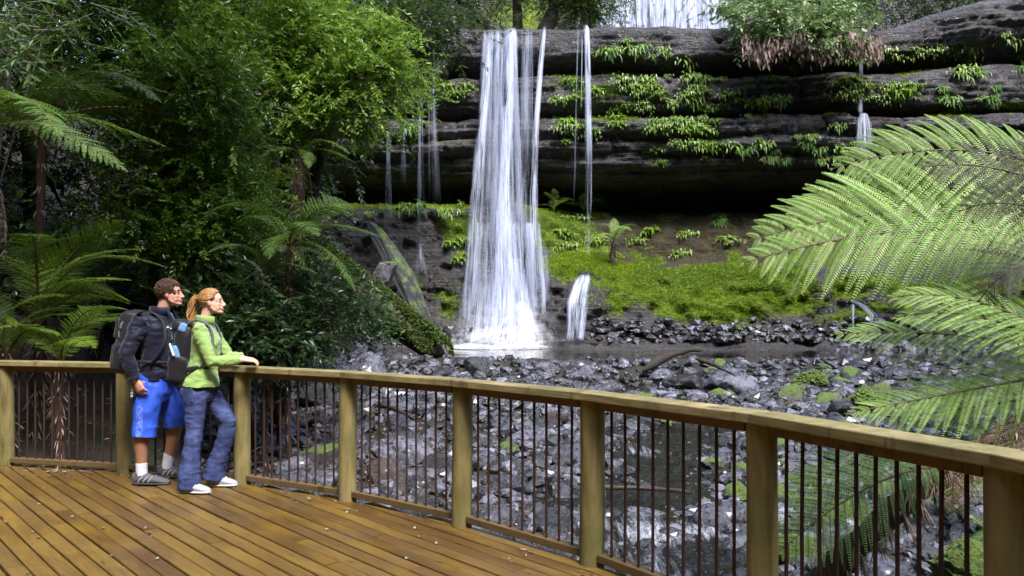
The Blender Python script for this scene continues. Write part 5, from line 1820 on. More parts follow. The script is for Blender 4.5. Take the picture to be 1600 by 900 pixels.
def remeshed(mb, voxel, smooth=3, keep_z=None):
    """one continuous surface out of overlapping closed shapes -> vertices, normals, faces"""
    me = mb.mesh('tmp', M['white'])
    bm = bmesh.new()
    bm.from_mesh(me)
    bmesh.ops.remove_doubles(bm, verts=bm.verts[:], dist=1e-5)
    bmesh.ops.recalc_face_normals(bm, faces=bm.faces[:])
    bm.to_mesh(me)
    bm.free()
    o = bpy.data.objects.new('tmp', me)
    COL.objects.link(o)
    md = o.modifiers.new('r', 'REMESH')
    md.mode = 'VOXEL'
    md.voxel_size = voxel
    if smooth:
        ms = o.modifiers.new('s', 'SMOOTH')
        ms.iterations = smooth
        ms.factor = .5
    dg = bpy.context.evaluated_depsgraph_get()
    ev = bpy.data.meshes.new_from_object(o.evaluated_get(dg))
    n = len(ev.vertices)
    v = np.empty(n * 3)
    ev.vertices.foreach_get('co', v)
    nn = np.empty(n * 3)
    ev.vertices.foreach_get('normal', nn)
    f = np.array([p.vertices[:] for p in ev.polygons])
    bpy.data.objects.remove(o)
    bpy.data.meshes.remove(me)
    bpy.data.meshes.remove(ev)
    return v.reshape(-1, 3), nn.reshape(-1, 3), f


def solid(name, mb, mat, parent, voxel=.006, smooth=4, fold=None, mats=None, matfn=None):
    v, n, f = remeshed(mb, voxel, smooth)
    if fold:
        amp, sc, seed = fold
        a = fbm(v * np.array(sc), 3, seed)
        b = np.abs(fbm(v * np.array(sc) * 1.7 + 5, 2, seed + 3))
        v = v + n * (amp * (a - .9 * b))[:, None]
    q = MB()
    if matfn is None:
        q.add(v, f)
        return q.obj(name, mats or mat, parent, True)
    mi = matfn(v[f].mean(1))
    for k in np.unique(mi):
        pass
    q.add(v, f)
    q.m = [mi]
    return q.obj(name, mats, parent, True)


def hand(mb, wrist, d, palm, curl, size=1.0, thumb_side=1.0, spread=.10):
    """palm and five bent fingers; d: wrist to knuckles, palm: the way the palm faces"""
    w = np.array(wrist, float)
    d = nrm(d)
    p = nrm(np.array(palm, float) - d * (np.array(palm, float) @ d))
    s = np.cross(d, p) * thumb_side
    k = size
    mb.tube([w - d * .03 * k, w + d * .015 * k, w + d * .05 * k, w + d * .088 * k, w + d * .098 * k],
            [(.026 * k, .019 * k), (.030 * k, .017 * k), (.040 * k, .015 * k), (.041 * k, .013 * k), (.036 * k, .009 * k)], n=14, side=s)
    for i, (off, ln) in enumerate(((.031, .070), (.0105, .078), (-.0105, .073), (-.030, .058))):
        a = w + d * .088 * k + s * off * k
        fd = nrm(d + s * spread * (1.5 - i) * .7)
        pts = [a - fd * .012 * k, a]
        ang = 0
        for j, part in enumerate((.44, .31, .25)):
            ang += curl[j]
            dd = fd * math.cos(ang) + p * math.sin(ang)
            pts.append(pts[-1] + dd * ln * part * k)
        mb.tube(pts, [.0088 * k, .0092 * k, .0083 * k, .0075 * k, .0058 * k], n=9)
    a = w + d * .022 * k + s * .024 * k
    t1 = a + nrm(d * .75 + s * .75 + p * .25) * .042 * k
    t2 = t1 + nrm(d * .95 + s * .25 + p * .30) * .030 * k
    t3 = t2 + nrm(d + p * .35) * .022 * k
    mb.tube([a - s * .012 * k, a + s * .004, t1, t2, t3], [.014 * k, .0135 * k, .0108 * k, .0092 * k, .0068 * k], n=10)


def rotm(pitch, yaw, roll=0.0):
    return np.array((Matrix.Rotation(yaw, 3, 'Z') @ Matrix.Rotation(-pitch, 3, 'Y') @ Matrix.Rotation(roll, 3, 'X')))


def head(mb, c, R, k=1.0, male=True):
    """skull, jaw, brow, nose, lips, chin and ears round the head centre c; local +x is the way the face looks"""
    c = np.array(c, float)

    def q(p):
        return c + R @ (np.array(p, float) * k)

    def E(p, r):
        mb.ball(q(p), tuple(a * k for a in r), 16, 11, M=R)
    E((-.018, 0, .036), (.094, .074, .080))
    E((-.040, 0, .010), (.070, .068, .075))
    E((.034, 0, .020), (.055, .060, .072))
    E((.030, 0, -.035), (.054, .055, .062))
    E((.030, 0, -.070), (.052, .044, .036))
    mb.tube([q((-.005, .054, -.035)), q((.020, .050, -.072)), q((.060, .024, -.098)), q((.074, 0, -.102)), q((.060, -.024, -.098)), q((.020, -.050, -.072)), q((-.005, -.054, -.035))],
            [.018 * k, .018 * k, .016 * k, .018 * k, .016 * k, .018 * k, .018 * k], n=10)
    E((.079, 0, -.098), (.016, .020, .015) if male else (.013, .016, .013))
    E((.074, 0, .026), (.016, .048, .011) if male else (.012, .044, .010))
    for s in (1, -1):
        E((.054, .034 * s, -.030), (.024, .021, .024))
        E((.040, .036 * s, -.055), (.034, .022, .036))
        E((.010, .050 * s, -.030), (.040, .018, .044))
        E((-.010, .076 * s, -.006), (.019, .009, .030))
        E((-.004, .079 * s, -.024), (.009, .007, .011))
        E((.098, .011 * s, -.042), (.010, .009, .007))
    E((.080, 0, -.012), (.022, .013, .036))
    E((.086, 0, -.034), (.020, .015, .018))
    for s in (1, -1):
        E((.0700, .031 * s, .0100), (.0135, .0165, .0060))
        E((.0670, .031 * s, -.0085), (.0110, .0160, .0060))
    mb.tube([q((.078, 0, .018)), q((.092, 0, -.004)), q((.106, 0, -.027)), q((.113, 0, -.038)), q((.096, 0, -.047))], [.0085 * k, .0085 * k, .0105 * k, .0115 * k, .009 * k], n=10)
    E((.087, 0, -.066), (.0105, .022, .0065))
    E((.085, 0, -.076), (.0105, .019, .0070))
    E((.080, 0, -.058), (.012, .026, .012))


def face_parts(parent, c, R, k, browm, male=True):
    c = np.array(c, float)

    def q(p):
        return c + R @ (np.array(p, float) * k)
    for s in (1, -1):
        mb = MB()
        mb.ball(q((.0735, .0300 * s, .0008)), (.0085 * k, .0095 * k, .0052 * k), 14, 10, M=R)
        mb.ball(q((.0772, .0315 * s, .0010)), (.0062 * k, .0068 * k, .0052 * k), 12, 8, mat=1, M=R)
        mb.obj('eye', [M['eye'], M['iris']], parent, True)
        mb = MB()
        mb.tube([q((.087, .014 * s, .021)), q((.088, .030 * s, .027)), q((.074, .048 * s, .022))], [.0048 * k, .0052 * k, .003 * k] if male else [.003 * k, .0032 * k, .002 * k], n=7)
        mb.obj('eyebrow', browm, parent, True)
    mb = MB()
    for z, r in ((-.0665, .0045), (-.0755, .0050)):
        mb.tube([q((.0840, .021, z - .002)), q((.0935, .010, z)), q((.0955, 0, z - .0008)), q((.0935, -.010, z)), q((.0840, -.021, z - .002))], [.002 * k, r * .8 * k, r * k, r * .8 * k, .002 * k], n=8)
    mb.obj('lips', M['lip'], parent, True)


def shoe(parent, heel, yaw, L, up, sole, pitch=0.0, accent=None):
    H = np.array(heel, float)
    R = rotm(pitch, yaw)

    def q(p):
        return H + R @ np.array(p, float)
    mb = MB()
    prof = [(0.0, .032, .055, .050), (.10, .036, .062, .056), (.25, .040, .060, .053), (.42, .045, .052, .044), (.60, .050, .044, .036), (.80, .050, .034, .027), (.93, .040, .027, .020), (1.0, .022, .022, .012)]
    pts = [q((L * a, 0, c_)) for a, b, c_, d_ in prof]
    mb.tube(pts, [(b, d_) for a, b, c_, d_ in prof], n=18, side=tuple(R @ np.array((0, 1.0, 0))))
    mb.tube([q((.055, 0, .05)), q((.045, 0, .115))], [.042, .038], n=14)
    o = solid('shoe', mb, up, parent, .006, 4)
    mb = MB()
    for z0_, z1_, ex in ((.0, .026, .004),):
        mb.tube([q((L * a, 0, .014)) for a in (-.02, .03, .15, .35, .6, .82, .95, 1.01)], [(b + ex, .014) for b in (.022, .034, .040, .043, .052, .052, .042, .022)], n=16, side=tuple(R @ np.array((0, 1.0, 0))))
    mb.obj('sole', sole, o, True)
    mb = MB()
    for j in range(5):
        a = .34 + .075 * j
        zt = .098 - .011 * j
        mb.tube([q((L * a, -.034, zt - .022)), q((L * a + .006, 0, zt)), q((L * a, .034, zt - .022))], [.0042] * 3, n=6)
    mb.obj('laces', accent or M['sole'], o, True)
    mb = MB()
    for sgn in (-1, 1):
        for j in range(3):
            a = .18 + .14 * j
            mb.tube([q((L * a, sgn * .043, .030)), q((L * (a + .05), sgn * .0455, .055)), q((L * (a + .12), sgn * .036, .078))], [.0038] * 3, n=6)
    mb.obj('side_stripe', accent or M['sole'], o, True)
    return o


# ------------------------------------------------ the man
MX, MY = -3.14, 6.72
man = thing('person', (MX, MY, 0), 'man in a navy jacket and blue shorts with a hand in his pocket, looking right', 'person', rz=math.radians(6))
hc = np.array([.150, 0, 1.672])
HR = rotm(.10, .0)
mb = MB()
head(mb, hc, HR, 1.0, True)
mb.tube([hc + np.array([-.035, 0, -.05]), (.090, 0, 1.53), (.070, 0, 1.44), (.05, 0, 1.38)], [(.056, .058), (.056, .058), (.066, .062), (.12, .07)], n=16)
mb.tube([(.05, 0, 1.42), (.045, 0, 1.30), (.035, 0, 1.10), (.015, 0, .95), (.0, 0, .84)], [(.15, .085), (.17, .105), (.145, .10), (.15, .105), (.12, .09)], n=20)
# arms
SN, EN, WN = (-.035, -.195, 1.395), (-.135, -.265, 1.150), (-.060, -.235, .935)
SF, EF, WF = (.03, .195, 1.395), (.02, .270, 1.13), (.12, .235, .95)
for S, E_, W_ in ((SN, EN, WN), (SF, EF, WF)):
    mb.tube([S, np.array(S) * .5 + np.array(E_) * .5, E_, np.array(E_) * .6 + np.array(W_) * .4, W_], [.050, .046, .040, .038, .027], n=12)
hand(mb, WN, (.42, -.10, -.78), (.35, .95, .1), (.5, .75, .5), 1.05, -1)
hand(mb, WF, (.40, -.1, -.80), (.3, -.95, .1), (.5, .75, .5), 1.05, 1)
# legs
LEG_N = [(-.01, -.095, .92), (-.03, -.11, .70), (-.045, -.12, .50), (-.060, -.12, .36), (-.055, -.12, .10)]
LEG_F = [(.01, .095, .92), (.09, .13, .70), (.165, .16, .53), (.120, .17, .36), (.060, .175, .10)]
for Lg in (LEG_N, LEG_F):
    mb.tube(Lg, [.090, .078, .058, .060, .038], n=16)
    m_ = np.array(Lg[3]) + np.array([-.014, 0, .02])
    mb.ball(m_, (.052, .055, .11), 14, 10)
    a = np.array(Lg[4])
    mb.tube([a + np.array([-.02, 0, -.03]), a + np.array([.05, 0, -.05]), a + np.array([.14, 0, -.065])], [.036, .034, .026], n=12)


def man_skin(c):
    return np.where(c[:, 2] < .82, 1, 0)


body = solid('body', mb, None, man, .0048, 6, None, [M['skin'], M['skin_tan']], man_skin)
face_parts(man, hc, HR, 1.0, M['hair_brown'])

# hair: short curls
def hair_cap(parent, c, R, k, mat, curls, seed, r0=(.103, .083, .093), lump=.012):
    r = np.random.default_rng(seed)
    mb = MB()
    d, f = ICO[4]
    v = d * np.array(r0) + np.array([-.018, 0, .036])
    keepv = ~(((v[:, 0] > .045 - .25 * (v[:, 2] - .06)) & (v[:, 2] < .070)) | ((v[:, 0] > -.035) & (v[:, 2] < .012)) | (v[:, 2] < -.075))
    v = v * (1 + .0 * v[:, :1])
    v = v + nrm(d) * (lump * .6 * fbm(d * 6 + seed, 3, seed))[:, None]
    fm = keepv[f].all(1)
    # shell: outer sheet plus slightly shrunken inner sheet keeps it a thick cap
    q = c + (v * k) @ R.T
    mb.add(q, f[fm])
    inner = c + (v * .93 * k) @ R.T
    mb.add(inner, f[fm][:, ::-1])
    pts = np.where(keepv)[0]
    for i in r.choice(pts, curls) if curls else []:
        nv = nrm(v[i] - np.array([-.018, 0, .036]))
        tv = nrm(np.cross(nv, r.normal(0, 1, 3)))
        bv = np.cross(nv, tv)
        q_ = v[i] * r.uniform(.975, 1.02)
        s = r.uniform(.007, .013)
        aa = np.linspace(0, r.uniform(3.0, 5.5), 8)[:, None]
        cu = q_ + (tv * np.cos(aa) + bv * np.sin(aa)) * s * .6 + nv * (s * .9 * np.sin(aa * .7) + .001)
        mb.tube(c + (cu * k) @ R.T, [.0014, .0026, .003, .003, .003, .003, .0026, .0012], n=5)
    return mb.obj('hair', mat, parent, True)


hair_cap(man, hc, HR, 1.0, M['hair_brown'], 1500, 4)

# navy jacket
mb = MB()
mb.tube([(.030, 0, .915), (.030, 0, .96), (.035, 0, 1.08), (.045, 0, 1.22), (.050, 0, 1.33), (.045, 0, 1.41), (.055, 0, 1.455), (.065, 0, 1.49)],
        [(.185, .140), (.192, .148), (.185, .140), (.200, .140), (.212, .135), (.195, .115), (.130, .095), (.080, .080)], n=28, side=(0, 1, 0))
for S, E_, W_ in ((SN, EN, WN), (SF, EF, WF)):
    S, E_, W_ = map(np.array, (S, E_, W_))
    mb.tube([S * .75 + np.array([.04, 0, 1.40]) * .25, S, S * .5 + E_ * .5, E_, E_ * .55 + W_ * .45, W_ * .96 + E_ * .04], [.085, .084, .074, .066, .062, .052], n=18)
jk = solid('jacket', mb, M['navy'], man, .008, 4, (.014, (8, 8, 17), 8))
mb = MB()
cc_ = np.array([.075, 0, 1.475])
pts, rr = [], []
for a in np.linspace(math.radians(38), math.radians(322), 15):
    pts.append(cc_ + np.array([.092 * math.cos(a), .092 * math.sin(a), .025 + .012 * math.cos(a) * -1]))
    rr.append((.016, .052))
mb.tube(pts, rr, n=10, side=(0, 0, 1))
mb.v[0] = mb.v[0]
col_ = MB()
col_.tube(pts, [(.050, .013)] * len(pts), n=10, side=(0, 0, 1))
col_.obj('collar', M['navy'], jk, True)
for sgn in (-1, 1):
    mb = MB()
    mb.tube([(.150, sgn * .075, 1.50), (.192, sgn * .075, 1.42), (.203, sgn * .062, 1.30), (.198, sgn * .055, 1.15), (.188, sgn * .05, .97)], [(.034, .012), (.036, .012), (.026, .011), (.022, .010), (.018, .010)], n=10, side=(0, 1, 0))
    mb.obj('lapel', M['navy'], jk, True)
mb = MB()   # little white mark on the chest
q0 = np.array([.178, -.128, 1.345])
mb.add([q0, q0 + (-.024, -.020, -.004), q0 + (-.012, -.010, .014)], [(0, 1, 2)])
mb.add([q0 + (.003, .006, -.002), q0 + (.002, .004, -.009), q0 + (.034, .030, -.016), q0 + (.034, .030, -.009)], [(0, 1, 2, 3)])
mb.v = [v + np.array([.012, -.014, 0]) for v in mb.v]
mb.obj('chest_mark', M['white'], jk)
mb = MB()
mb.tube([(.055, 0, .93), (.068, 0, 1.10), (.088, 0, 1.25), (.092, 0, 1.36), (.090, 0, 1.43), (.085, 0, 1.47)], [(.085, .137), (.085, .130), (.085, .118), (.085, .108), (.080, .085), (.068, .068)], n=24, side=(0, 1, 0))
solid('tee_shirt', mb, M['tee'], man, .007, 3, (.004, (8, 8, 12), 5))
# shorts
mb = MB()
mb.tube([(.015, 0, .985), (.010, 0, .90), (.010, 0, .80), (.015, 0, .72)], [(.172, .132), (.190, .148), (.195, .152), (.17, .13)], n=26, side=(0, 1, 0))
mb.tube([(.0, -.085, .88), (-.015, -.105, .70), (-.030, -.115, .55), (-.040, -.12, .425)], [(.115, .125), (.112, .122), (.108, .115), (.108, .112)], n=22, side=(0, 1, 0))
mb.tube([(.02, .085, .88), (.085, .12, .70), (.130, .15, .56), (.135, .165, .485)], [(.115, .125), (.114, .125), (.112, .122), (.112, .124)], n=22, side=(0, 1, 0))
sh = solid('shorts', mb, M['shorts'], man, .007, 4, (.016, (8, 8, 4), 12))
mb = MB()    # dark oval patch with a pale swirl pattern on the hip
cp = np.array([-.105, -.205, .835])
Rm = rotm(0, -.75)
th = np.linspace(0, 2 * np.pi, 20, endpoint=False)
for rx_, rz_, off, mt in ((.030, .062, 0, 0),):
    mb.tube([cp + Rm @ np.array([0, .02, 0]), cp + Rm @ np.array([0, -.004, 0])], [(rx_, rz_), (rx_, rz_)], n=20, side=tuple(Rm @ np.array([1, 0, 0])), mat=0)
for k in range(4):
    for sgn in (-1, 1):
        a = cp + Rm @ np.array([sgn * .004, -.006, -.045 + .028 * k])
        b = cp + Rm @ np.array([sgn * .020, -.006, -.038 + .026 * k])
        e = cp + Rm @ np.array([sgn * .006, -.006, -.026 + .026 * k])
        mb.tube(bez(a, b, e, n=6), [.003] * 6, n=5, mat=1)
mb.obj('hip_patch', [M['black'], M['white']], sh)
for nm_, a, b, r in (('sock', (-.056, -.12, .085), (-.058, -.12, .195), .047), ('sock', (.062, .175, .085), (.085, .173, .225), .047)):
    mb = MB()
    a, b = np.array(a), np.array(b)
    mb.tube([a * (1 - u) + b * u for u in np.linspace(0, 1, 9)], [r * (1 + .05 * (i % 2)) for i in range(9)], n=18)
    mb.obj(nm_, M['sock'], man, True)
shoe(man, (-.125, -.12, .0), -.08, .315, M['shoe_grey'], M['sole_dark'], 0, M['sole'])
shoe(man, (-.015, .175, .0), -.05, .305, M['shoe_grey'], M['sole_dark'], 0, M['sole'])


def backpack(name, parent_loc, rz, label, pieces, straps, mats, extras=()):
    g = thing(name, parent_loc, label, 'backpack', None, rz)
    for nm_, c, size, R, mat, fold in pieces:
        mb = MB()
        n = 22
        # super-ellipsoid body
        d, f = ICO[4]
        e = np.sign(d) * np.abs(d) ** .62
        e = e / np.max(np.abs(e), axis=1, keepdims=True) * np.linalg.norm(d, axis=1, keepdims=True) * (.55 * np.max(np.abs(d), axis=1, keepdims=True) + .45)
        v = e * np.array(size)
        v = v + nrm(d) * (fold * fbm(v * 14 + c[2] * 9, 3, 4))[:, None]
        mb.add(v @ R.T + np.array(c), f)
        mb.obj(nm_, mat, g, True)
    for nm_, pts, rad, mat, side in straps:
        mb = MB()
        mb.tube(np.array(pts), [rad] * len(pts), n=10, side=side)
        mb.obj(nm_, mat, g, True)
    return g


Rp = rotm(-.16, 0)
backpack('backpack', (MX, MY, 0), math.radians(6), 'black backpack worn by the man in the navy jacket',
         [('main_bag', (-.175, .0, 1.245), (.115, .165, .265), Rp, M['black'], .02),
          ('lower_pocket', (-.245, -.01, 1.11), (.085, .14, .125), Rp, M['black'], .02),
          ('top_pocket', (-.225, -.01, 1.34), (.075, .13, .10), Rp, M['black'], .018),
          ('side_pocket', (-.205, -.155, 1.12), (.08, .03, .11), Rp, M['black'], .012)],
         [('shoulder_strap', bez((-.10, -.13, 1.44), (.0, -.15, 1.56), (.125, -.145, 1.40), n=10).tolist() + bez((.14, -.150, 1.36), (.19, -.175, 1.2), (.05, -.21, 1.08), n=8).tolist(), (.028, .010), M['black'], (0, 1, 0)),
          ('shoulder_strap', bez((-.10, .13, 1.44), (.0, .15, 1.56), (.125, .145, 1.40), n=10).tolist() + bez((.14, .150, 1.36), (.19, .175, 1.2), (.05, .21, 1.08), n=8).tolist(), (.028, .010), M['black'], (0, 1, 0)),
          ('hip_strap', bez((-.08, -.185, 1.09), (.10, -.235, 1.085), (.235, -.06, 1.075), n=12).tolist(), (.012, .006), M['black'], (0, 0, 1)),
          ('hanging_strap', [(.205, -.105, 1.09), (.212, -.110, 1.03), (.214, -.110, .985)], (.016, .005), M['grey_nylon'], (.5, .8, 0)),
          ('zip_tag', [(-.235, -.135, 1.315), (-.240, -.150, 1.30), (-.235, -.155, 1.27)], (.014, .005), M['grey_nylon'], (0, 0, 1)),
          ('zip_tag', [(-.20, -.15, 1.39), (-.215, -.16, 1.37), (-.22, -.16, 1.34)], (.010, .004), M['grey_nylon'], (0, 0, 1))], None)

# ------------------------------------------------ the woman
WX, WY = -2.575, 6.42
wom = thing('person', (WX, WY, 0), 'woman with a long auburn ponytail in a lime fleece and jeans leaning on the railing', 'person', rz=math.radians(6))
hc = np.array([.070, 0, 1.600])
HR = rotm(.09, .0)
mb = MB()
head(mb, hc, HR, .93, False)
mb.tube([hc + np.array([-.035, 0, -.05]), (.020, 0, 1.47), (.010, 0, 1.40), (.0, 0, 1.33)], [(.046, .050), (.046, .048), (.056, .052), (.10, .06)], n=16)
mb.tube([(.0, 0, 1.36), (.010, 0, 1.25), (.0, 0, 1.08), (-.03, 0, .95), (-.03, 0, .84)], [(.115, .065), (.115, .075), (.100, .070), (.105, .075), (.10, .07)], n=20)
SN, EN, WN = (.0, -.165, 1.345), (.115, -.190, 1.105), (.335, -.055, 1.108)
SF, EF, WF = (.01, .165, 1.345), (.16, .185, 1.120), (.315, .085, 1.115)
for S, E_, W_ in ((SN, EN, WN), (SF, EF, WF)):
    mb.tube([S, np.array(S) * .5 + np.array(E_) * .5, E_, np.array(E_) * .6 + np.array(W_) * .4, W_], [.042, .038, .034, .031, .022], n=12)
hand(mb, WN, (.95, .30, -.10), (.0, .15, -1), (.25, .55, .35), .94, 1)
hand(mb, WF, (.95, -.12, -.10), (.0, -.15, -1), (.25, .5, .35), .94, -1)
LEG_N = [(-.04, -.085, .90), (-.045, -.095, .70), (-.050, -.10, .50), (-.075, -.105, .34), (-.085, -.11, .10)]
LEG_F = [(-.02, .085, .90), (.09, .09, .72), (.185, .09, .56), (.130, .10, .36), (.060, .11, .10)]
for Lg in (LEG_N, LEG_F):
    mb.tube(Lg, [.070, .055, .042, .042, .032], n=16)
    a = np.array(Lg[4])
    mb.tube([a + np.array([-.02, 0, -.03]), a + np.array([.05, 0, -.05]), a + np.array([.12, 0, -.065])], [.032, .030, .022], n=12)
solid('body', mb, M['skin_f'], wom, .0045, 6)
face_parts(wom, hc, HR, .93, M['hair_red'], False)
# hair swept back into a ponytail
hr = hair_cap(wom, hc, HR, .93, M['hair_red'], 0, 9, (.094, .075, .084), .0)
r = np.random.default_rng(3)
mb = MB()
tie = hc + HR @ np.array([-.110, 0, .050])
r0_ = np.array([.103, .084, .093])
c0_ = np.array([-.018, 0, .036])
td = nrm((np.array([-.110, 0, .050]) - c0_) / r0_)
line = np.array([(.075, 0, .100), (.066, .035, .092), (.050, .062, .070), (.032, .074, .038), (-.005, .082, .022), (-.040, .082, -.020), (-.075, .060, -.055), (-.095, .0, -.060)])
for k in range(240):     # strands combed back from the hairline to the tie
    u = r.uniform(0, 1) * 7
    st = np.array([np.interp(u, range(8), line[:, j]) for j in range(3)])
    st[1] *= r.choice([-1, 1])
    sd_ = nrm((st - c0_) / r0_)
    w_ = np.linspace(0, 1, 11)[:, None]
    dd_ = nrm(sd_ * (1 - w_) + (td + r.normal(0, .05, 3)) * w_)
    pts = hc + ((dd_ * r0_ * r.uniform(.98, 1.03) + c0_) * .93) @ HR.T
    mb.tube(pts, [.0025] + [.0048] * 9 + [.004], n=5)
for k in range(46):     # the tail: wavy locks
    o1 = r.normal(0, .016, 3)
    end = hc + np.array([-.150 + r.normal(0, .035), r.normal(0, .030), -.42 + abs(r.normal(0, .10))])
    pts = bez(tie + o1, tie + np.array([-.075, 0, -.01]) + r.normal(0, .018, 3), tie + np.array([-.075, 0, -.18]) + r.normal(0, .030, 3), end, n=18)
    ph = r.uniform(0, 6.3)
    tt_ = np.linspace(0, 1, 18)
    pts = pts + np.stack([.010 * np.sin(tt_ * 16 + ph) * tt_, .010 * np.cos(tt_ * 14 + ph) * tt_, 0 * tt_], 1)
    mb.tube(pts, .0075 * (1.25 - tt_) + .002, n=6)
mb.obj('ponytail', M['hair_red'], hr, True)
mb = MB()
mb.tube([tie + np.array([.012, 0, .002]), tie + np.array([-.018, 0, -.002])], [.026, .026], n=14)
mb.obj('hair_tie', M['black'], hr, True)
# lime fleece
mb = MB()
mb.tube([(-.030, 0, .895), (-.028, 0, .94), (-.010, 0, 1.05), (.012, 0, 1.17), (.020, 0, 1.255), (.005, 0, 1.34), (.008, 0, 1.385), (.014, 0, 1.42)],
        [(.196, .158), (.190, .152), (.152, .118), (.157, .120), (.167, .128), (.162, .092), (.105, .078), (.066, .066)], n=28, side=(0, 1, 0))
mb.ball((.085, -.062, 1.235), (.055, .058, .060), 16, 11)
mb.ball((.085, .062, 1.235), (.055, .058, .060), 16, 11)
for S, E_, W_ in ((SN, EN, WN), (SF, EF, WF)):
    S, E_, W_ = map(np.array, (S, E_, W_))
    mb.tube([S * .7 + np.array([.0, 0, 1.35]) * .3, S, S * .5 + E_ * .5, E_, E_ * .5 + W_ * .5, W_ * .88 + E_ * .12], [.066, .066, .058, .054, .050, .040], n=18)
fl = solid('fleece', mb, M['lime'], wom, .007, 4, (.011, (9, 9, 15), 18))
pts = []
cc_ = np.array([.020, 0, 1.425])
for a in np.linspace(math.radians(24), math.radians(336), 15):
    pts.append(cc_ + np.array([.078 * math.cos(a), .074 * math.sin(a), .012 - .012 * math.cos(a)]))
mb = MB()
mb.tube(pts, [(.038, .010)] * len(pts), n=10, side=(0, 0, 1))
mb.obj('collar', M['lime'], fl, True)
mb = MB()
mb.tube([(.088, -.004, 1.40), (.120, -.004, 1.36), (.150, -.004, 1.28)], [(.007, .004)] * 3, n=6, side=(0, 1, 0))
mb.obj('zip', M['grey_nylon'], fl, True)
# jeans
mb = MB()
mb.tube([(-.035, 0, .975), (-.038, 0, .90), (-.040, 0, .82), (-.03, 0, .75)], [(.160, .118), (.172, .130), (.170, .128), (.14, .10)], n=26, side=(0, 1, 0))
mb.ball((-.105, -.075, .855), (.075, .085, .09), 16, 11)
mb.ball((-.095, .075, .855), (.075, .085, .09), 16, 11)
mb.tube([(-.045, -.085, .86), (-.048, -.092, .68), (-.050, -.10, .50), (-.075, -.105, .34), (-.088, -.11, .15), (-.088, -.11, .035)], [(.095, .108), (.082, .088), (.070, .072), (.070, .074), (.084, .092), (.090, .100)], n=22, side=(0, 1, 0))
mb.tube([(-.02, .085, .86), (.085, .09, .71), (.180, .09, .57), (.145, .10, .40), (.070, .11, .17), (.050, .11, .06)], [(.095, .105), (.084, .090), (.072, .076), (.070, .074), (.082, .090), (.088, .098)], n=22, side=(0, 1, 0))
jn = solid('jeans', mb, M['denim'], wom, .007, 3, (.009, (7, 7, 15), 28))
mb = MB()
mb.box((.10, .006, .115), Matrix.Translation((-.085, -.166, .835)) @ Matrix.Rotation(-.40, 4, 'Z') @ Matrix.Rotation(.05, 4, 'X'), bevel=.002)
mb.obj('back_pocket', M['denim'], jn)
shoe(wom, (-.165, -.11, .0), -.18, .265, M['shoe_white'], M['sole'], 0, M['white'])
shoe(wom, (.0, .115, .0), -.05, .255, M['shoe_white'], M['sole'], 0, M['white'])

Rp = rotm(-.10, 0)
backpack('backpack', (WX, WY, 0), math.radians(6), 'black backpack with sky blue bottle pouches worn by the woman in green',
         [('main_bag', (-.155, .0, 1.20), (.080, .135, .210), Rp, M['black'], .02),
          ('lower_pocket', (-.200, -.01, 1.08), (.075, .125, .110), Rp, M['black'], .02),
          ('side_pocket', (-.175, -.138, 1.05), (.078, .030, .10), Rp, M['black'], .014),
          ('lid', (-.17, 0, 1.375), (.08, .12, .055), Rp, M['black'], .015),
          ('bottle', (-.185, -.140, 1.165), (.022, .022, .060), rotm(.35, 0), M['skyblue'], .004),
          ('blue_panel', (-.140, -.112, 1.36), (.032, .022, .036), rotm(-.3, 0), M['skyblue'], .006)],
         [('shoulder_strap', bez((-.12, -.095, 1.37), (-.03, -.11, 1.475), (.075, -.105, 1.37), n=10).tolist() + bez((.09, -.108, 1.34), (.155, -.13, 1.2), (.01, -.150, 1.06), n=8).tolist(), (.024, .008), M['grey_nylon'], (0, 1, 0)),
          ('shoulder_strap', bez((-.12, .095, 1.37), (-.03, .11, 1.475), (.075, .105, 1.37), n=10).tolist() + bez((.09, .108, 1.34), (.155, .13, 1.2), (.01, .150, 1.06), n=8).tolist(), (.024, .008), M['grey_nylon'], (0, 1, 0)),
          ('side_strap', [(-.235, -.160, 1.235), (-.215, -.178, 1.20), (-.195, -.182, 1.15)], (.012, .005), M['white'], (0, 0, 1)),
          ('hip_strap', bez((-.13, -.150, 1.03), (-.03, -.185, 1.06), (.07, -.105, 1.06), n=8).tolist(), (.020, .006), M['black'], (0, 0, 1))], None)


def lift(roots, zs, dz):
    seen = set()

    def rec(o):
        if o.type == 'MESH' and o.data.name not in seen:
            seen.add(o.data.name)
            n = len(o.data.vertices)
            v = np.empty(n * 3, np.float32)
            o.data.vertices.foreach_get('co', v)
            v = v.reshape(-1, 3)
            v[:, 2] += np.interp(v[:, 2], zs, dz)
            o.data.vertices.foreach_set('co', v.ravel())
            o.data.update()
        for c in o.children:
            rec(c)
    for r_ in roots:
        rec(r_)


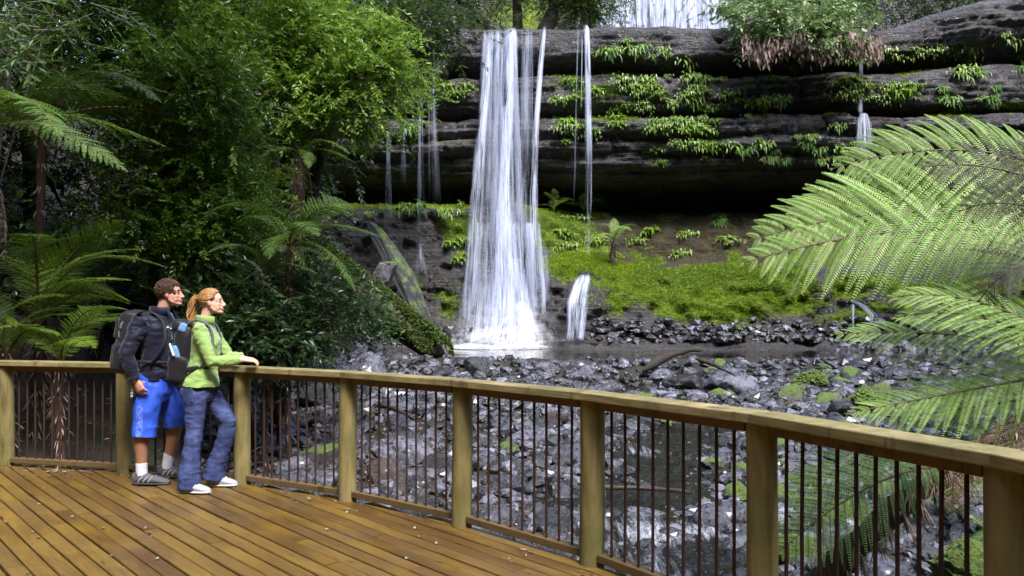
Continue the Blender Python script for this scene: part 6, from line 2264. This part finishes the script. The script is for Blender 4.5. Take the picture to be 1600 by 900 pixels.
SCL = .965
packs = [o for o in COL.objects if o.name.startswith('backpack')]
lift([man, packs[0]], [1.05, 1.38, 1.46, 1.56], [0, .060, .060, .030])
lift([wom, packs[1]], [1.00, 1.34, 1.43, 1.50], [0, .045, .045, .022])

for o in (man, wom, packs[0], packs[1]):
    o.scale = (SCL, SCL, SCL)
# ================================================================== light and camera
sc = SC
w = bpy.data.worlds.new('World')
sc.world = w
w.use_nodes = True
nt = w.node_tree
bg = nt.nodes['Background']
sky = nt.nodes.new('ShaderNodeTexSky')
sky.sky_type = 'NISHITA'
sky.sun_disc = False
SUN_EL, SUN_AZ = math.radians(56), math.radians(152)     # azimuth clockwise from +Y
sky.sun_elevation = SUN_EL
sky.sun_rotation = SUN_AZ
sky.air_density = 1.0
sky.dust_density = 1.5
nt.links.new(sky.outputs[0], bg.inputs[0])
bg.inputs[1].default_value = .14
sd = bpy.data.lights.new('sun', 'SUN')
sd.energy = 1.5
sd.angle = math.radians(16)
sd.color = (1, .975, .955)
so = bpy.data.objects.new('sun', sd)
COL.objects.link(so)
S = Vector((math.sin(SUN_AZ) * math.cos(SUN_EL), math.cos(SUN_AZ) * math.cos(SUN_EL), math.sin(SUN_EL)))
so.rotation_euler = S.to_track_quat('Z', 'Y').to_euler()
so.location = (8, -8, 30)

cd = bpy.data.cameras.new('camera')
cd.sensor_width = 36
cd.lens = 36 * FOC / 1600
cd.shift_y = (HOR - 450) / 1600
cd.clip_end = 2000
cd.clip_start = .05
co = bpy.data.objects.new('camera', cd)
COL.objects.link(co)
co.location = (0, 0, EYE)
co.rotation_euler = (math.radians(90), 0, 0)
sc.camera = co
vs = sc.view_settings
vs.view_transform = 'Standard'
vs.look = 'None'
vs.gamma = 1
vs.use_curve_mapping = False
vs.exposure = 2.15
cy = sc.cycles
cy.use_denoising = True
cy.max_bounces = 6
cy.diffuse_bounces = 3
cy.glossy_bounces = 3
cy.transmission_bounces = 4
cy.transparent_max_bounces = 14
cy.caustics_reflective = False
cy.caustics_refractive = False
cy.sample_clamp_indirect = 4
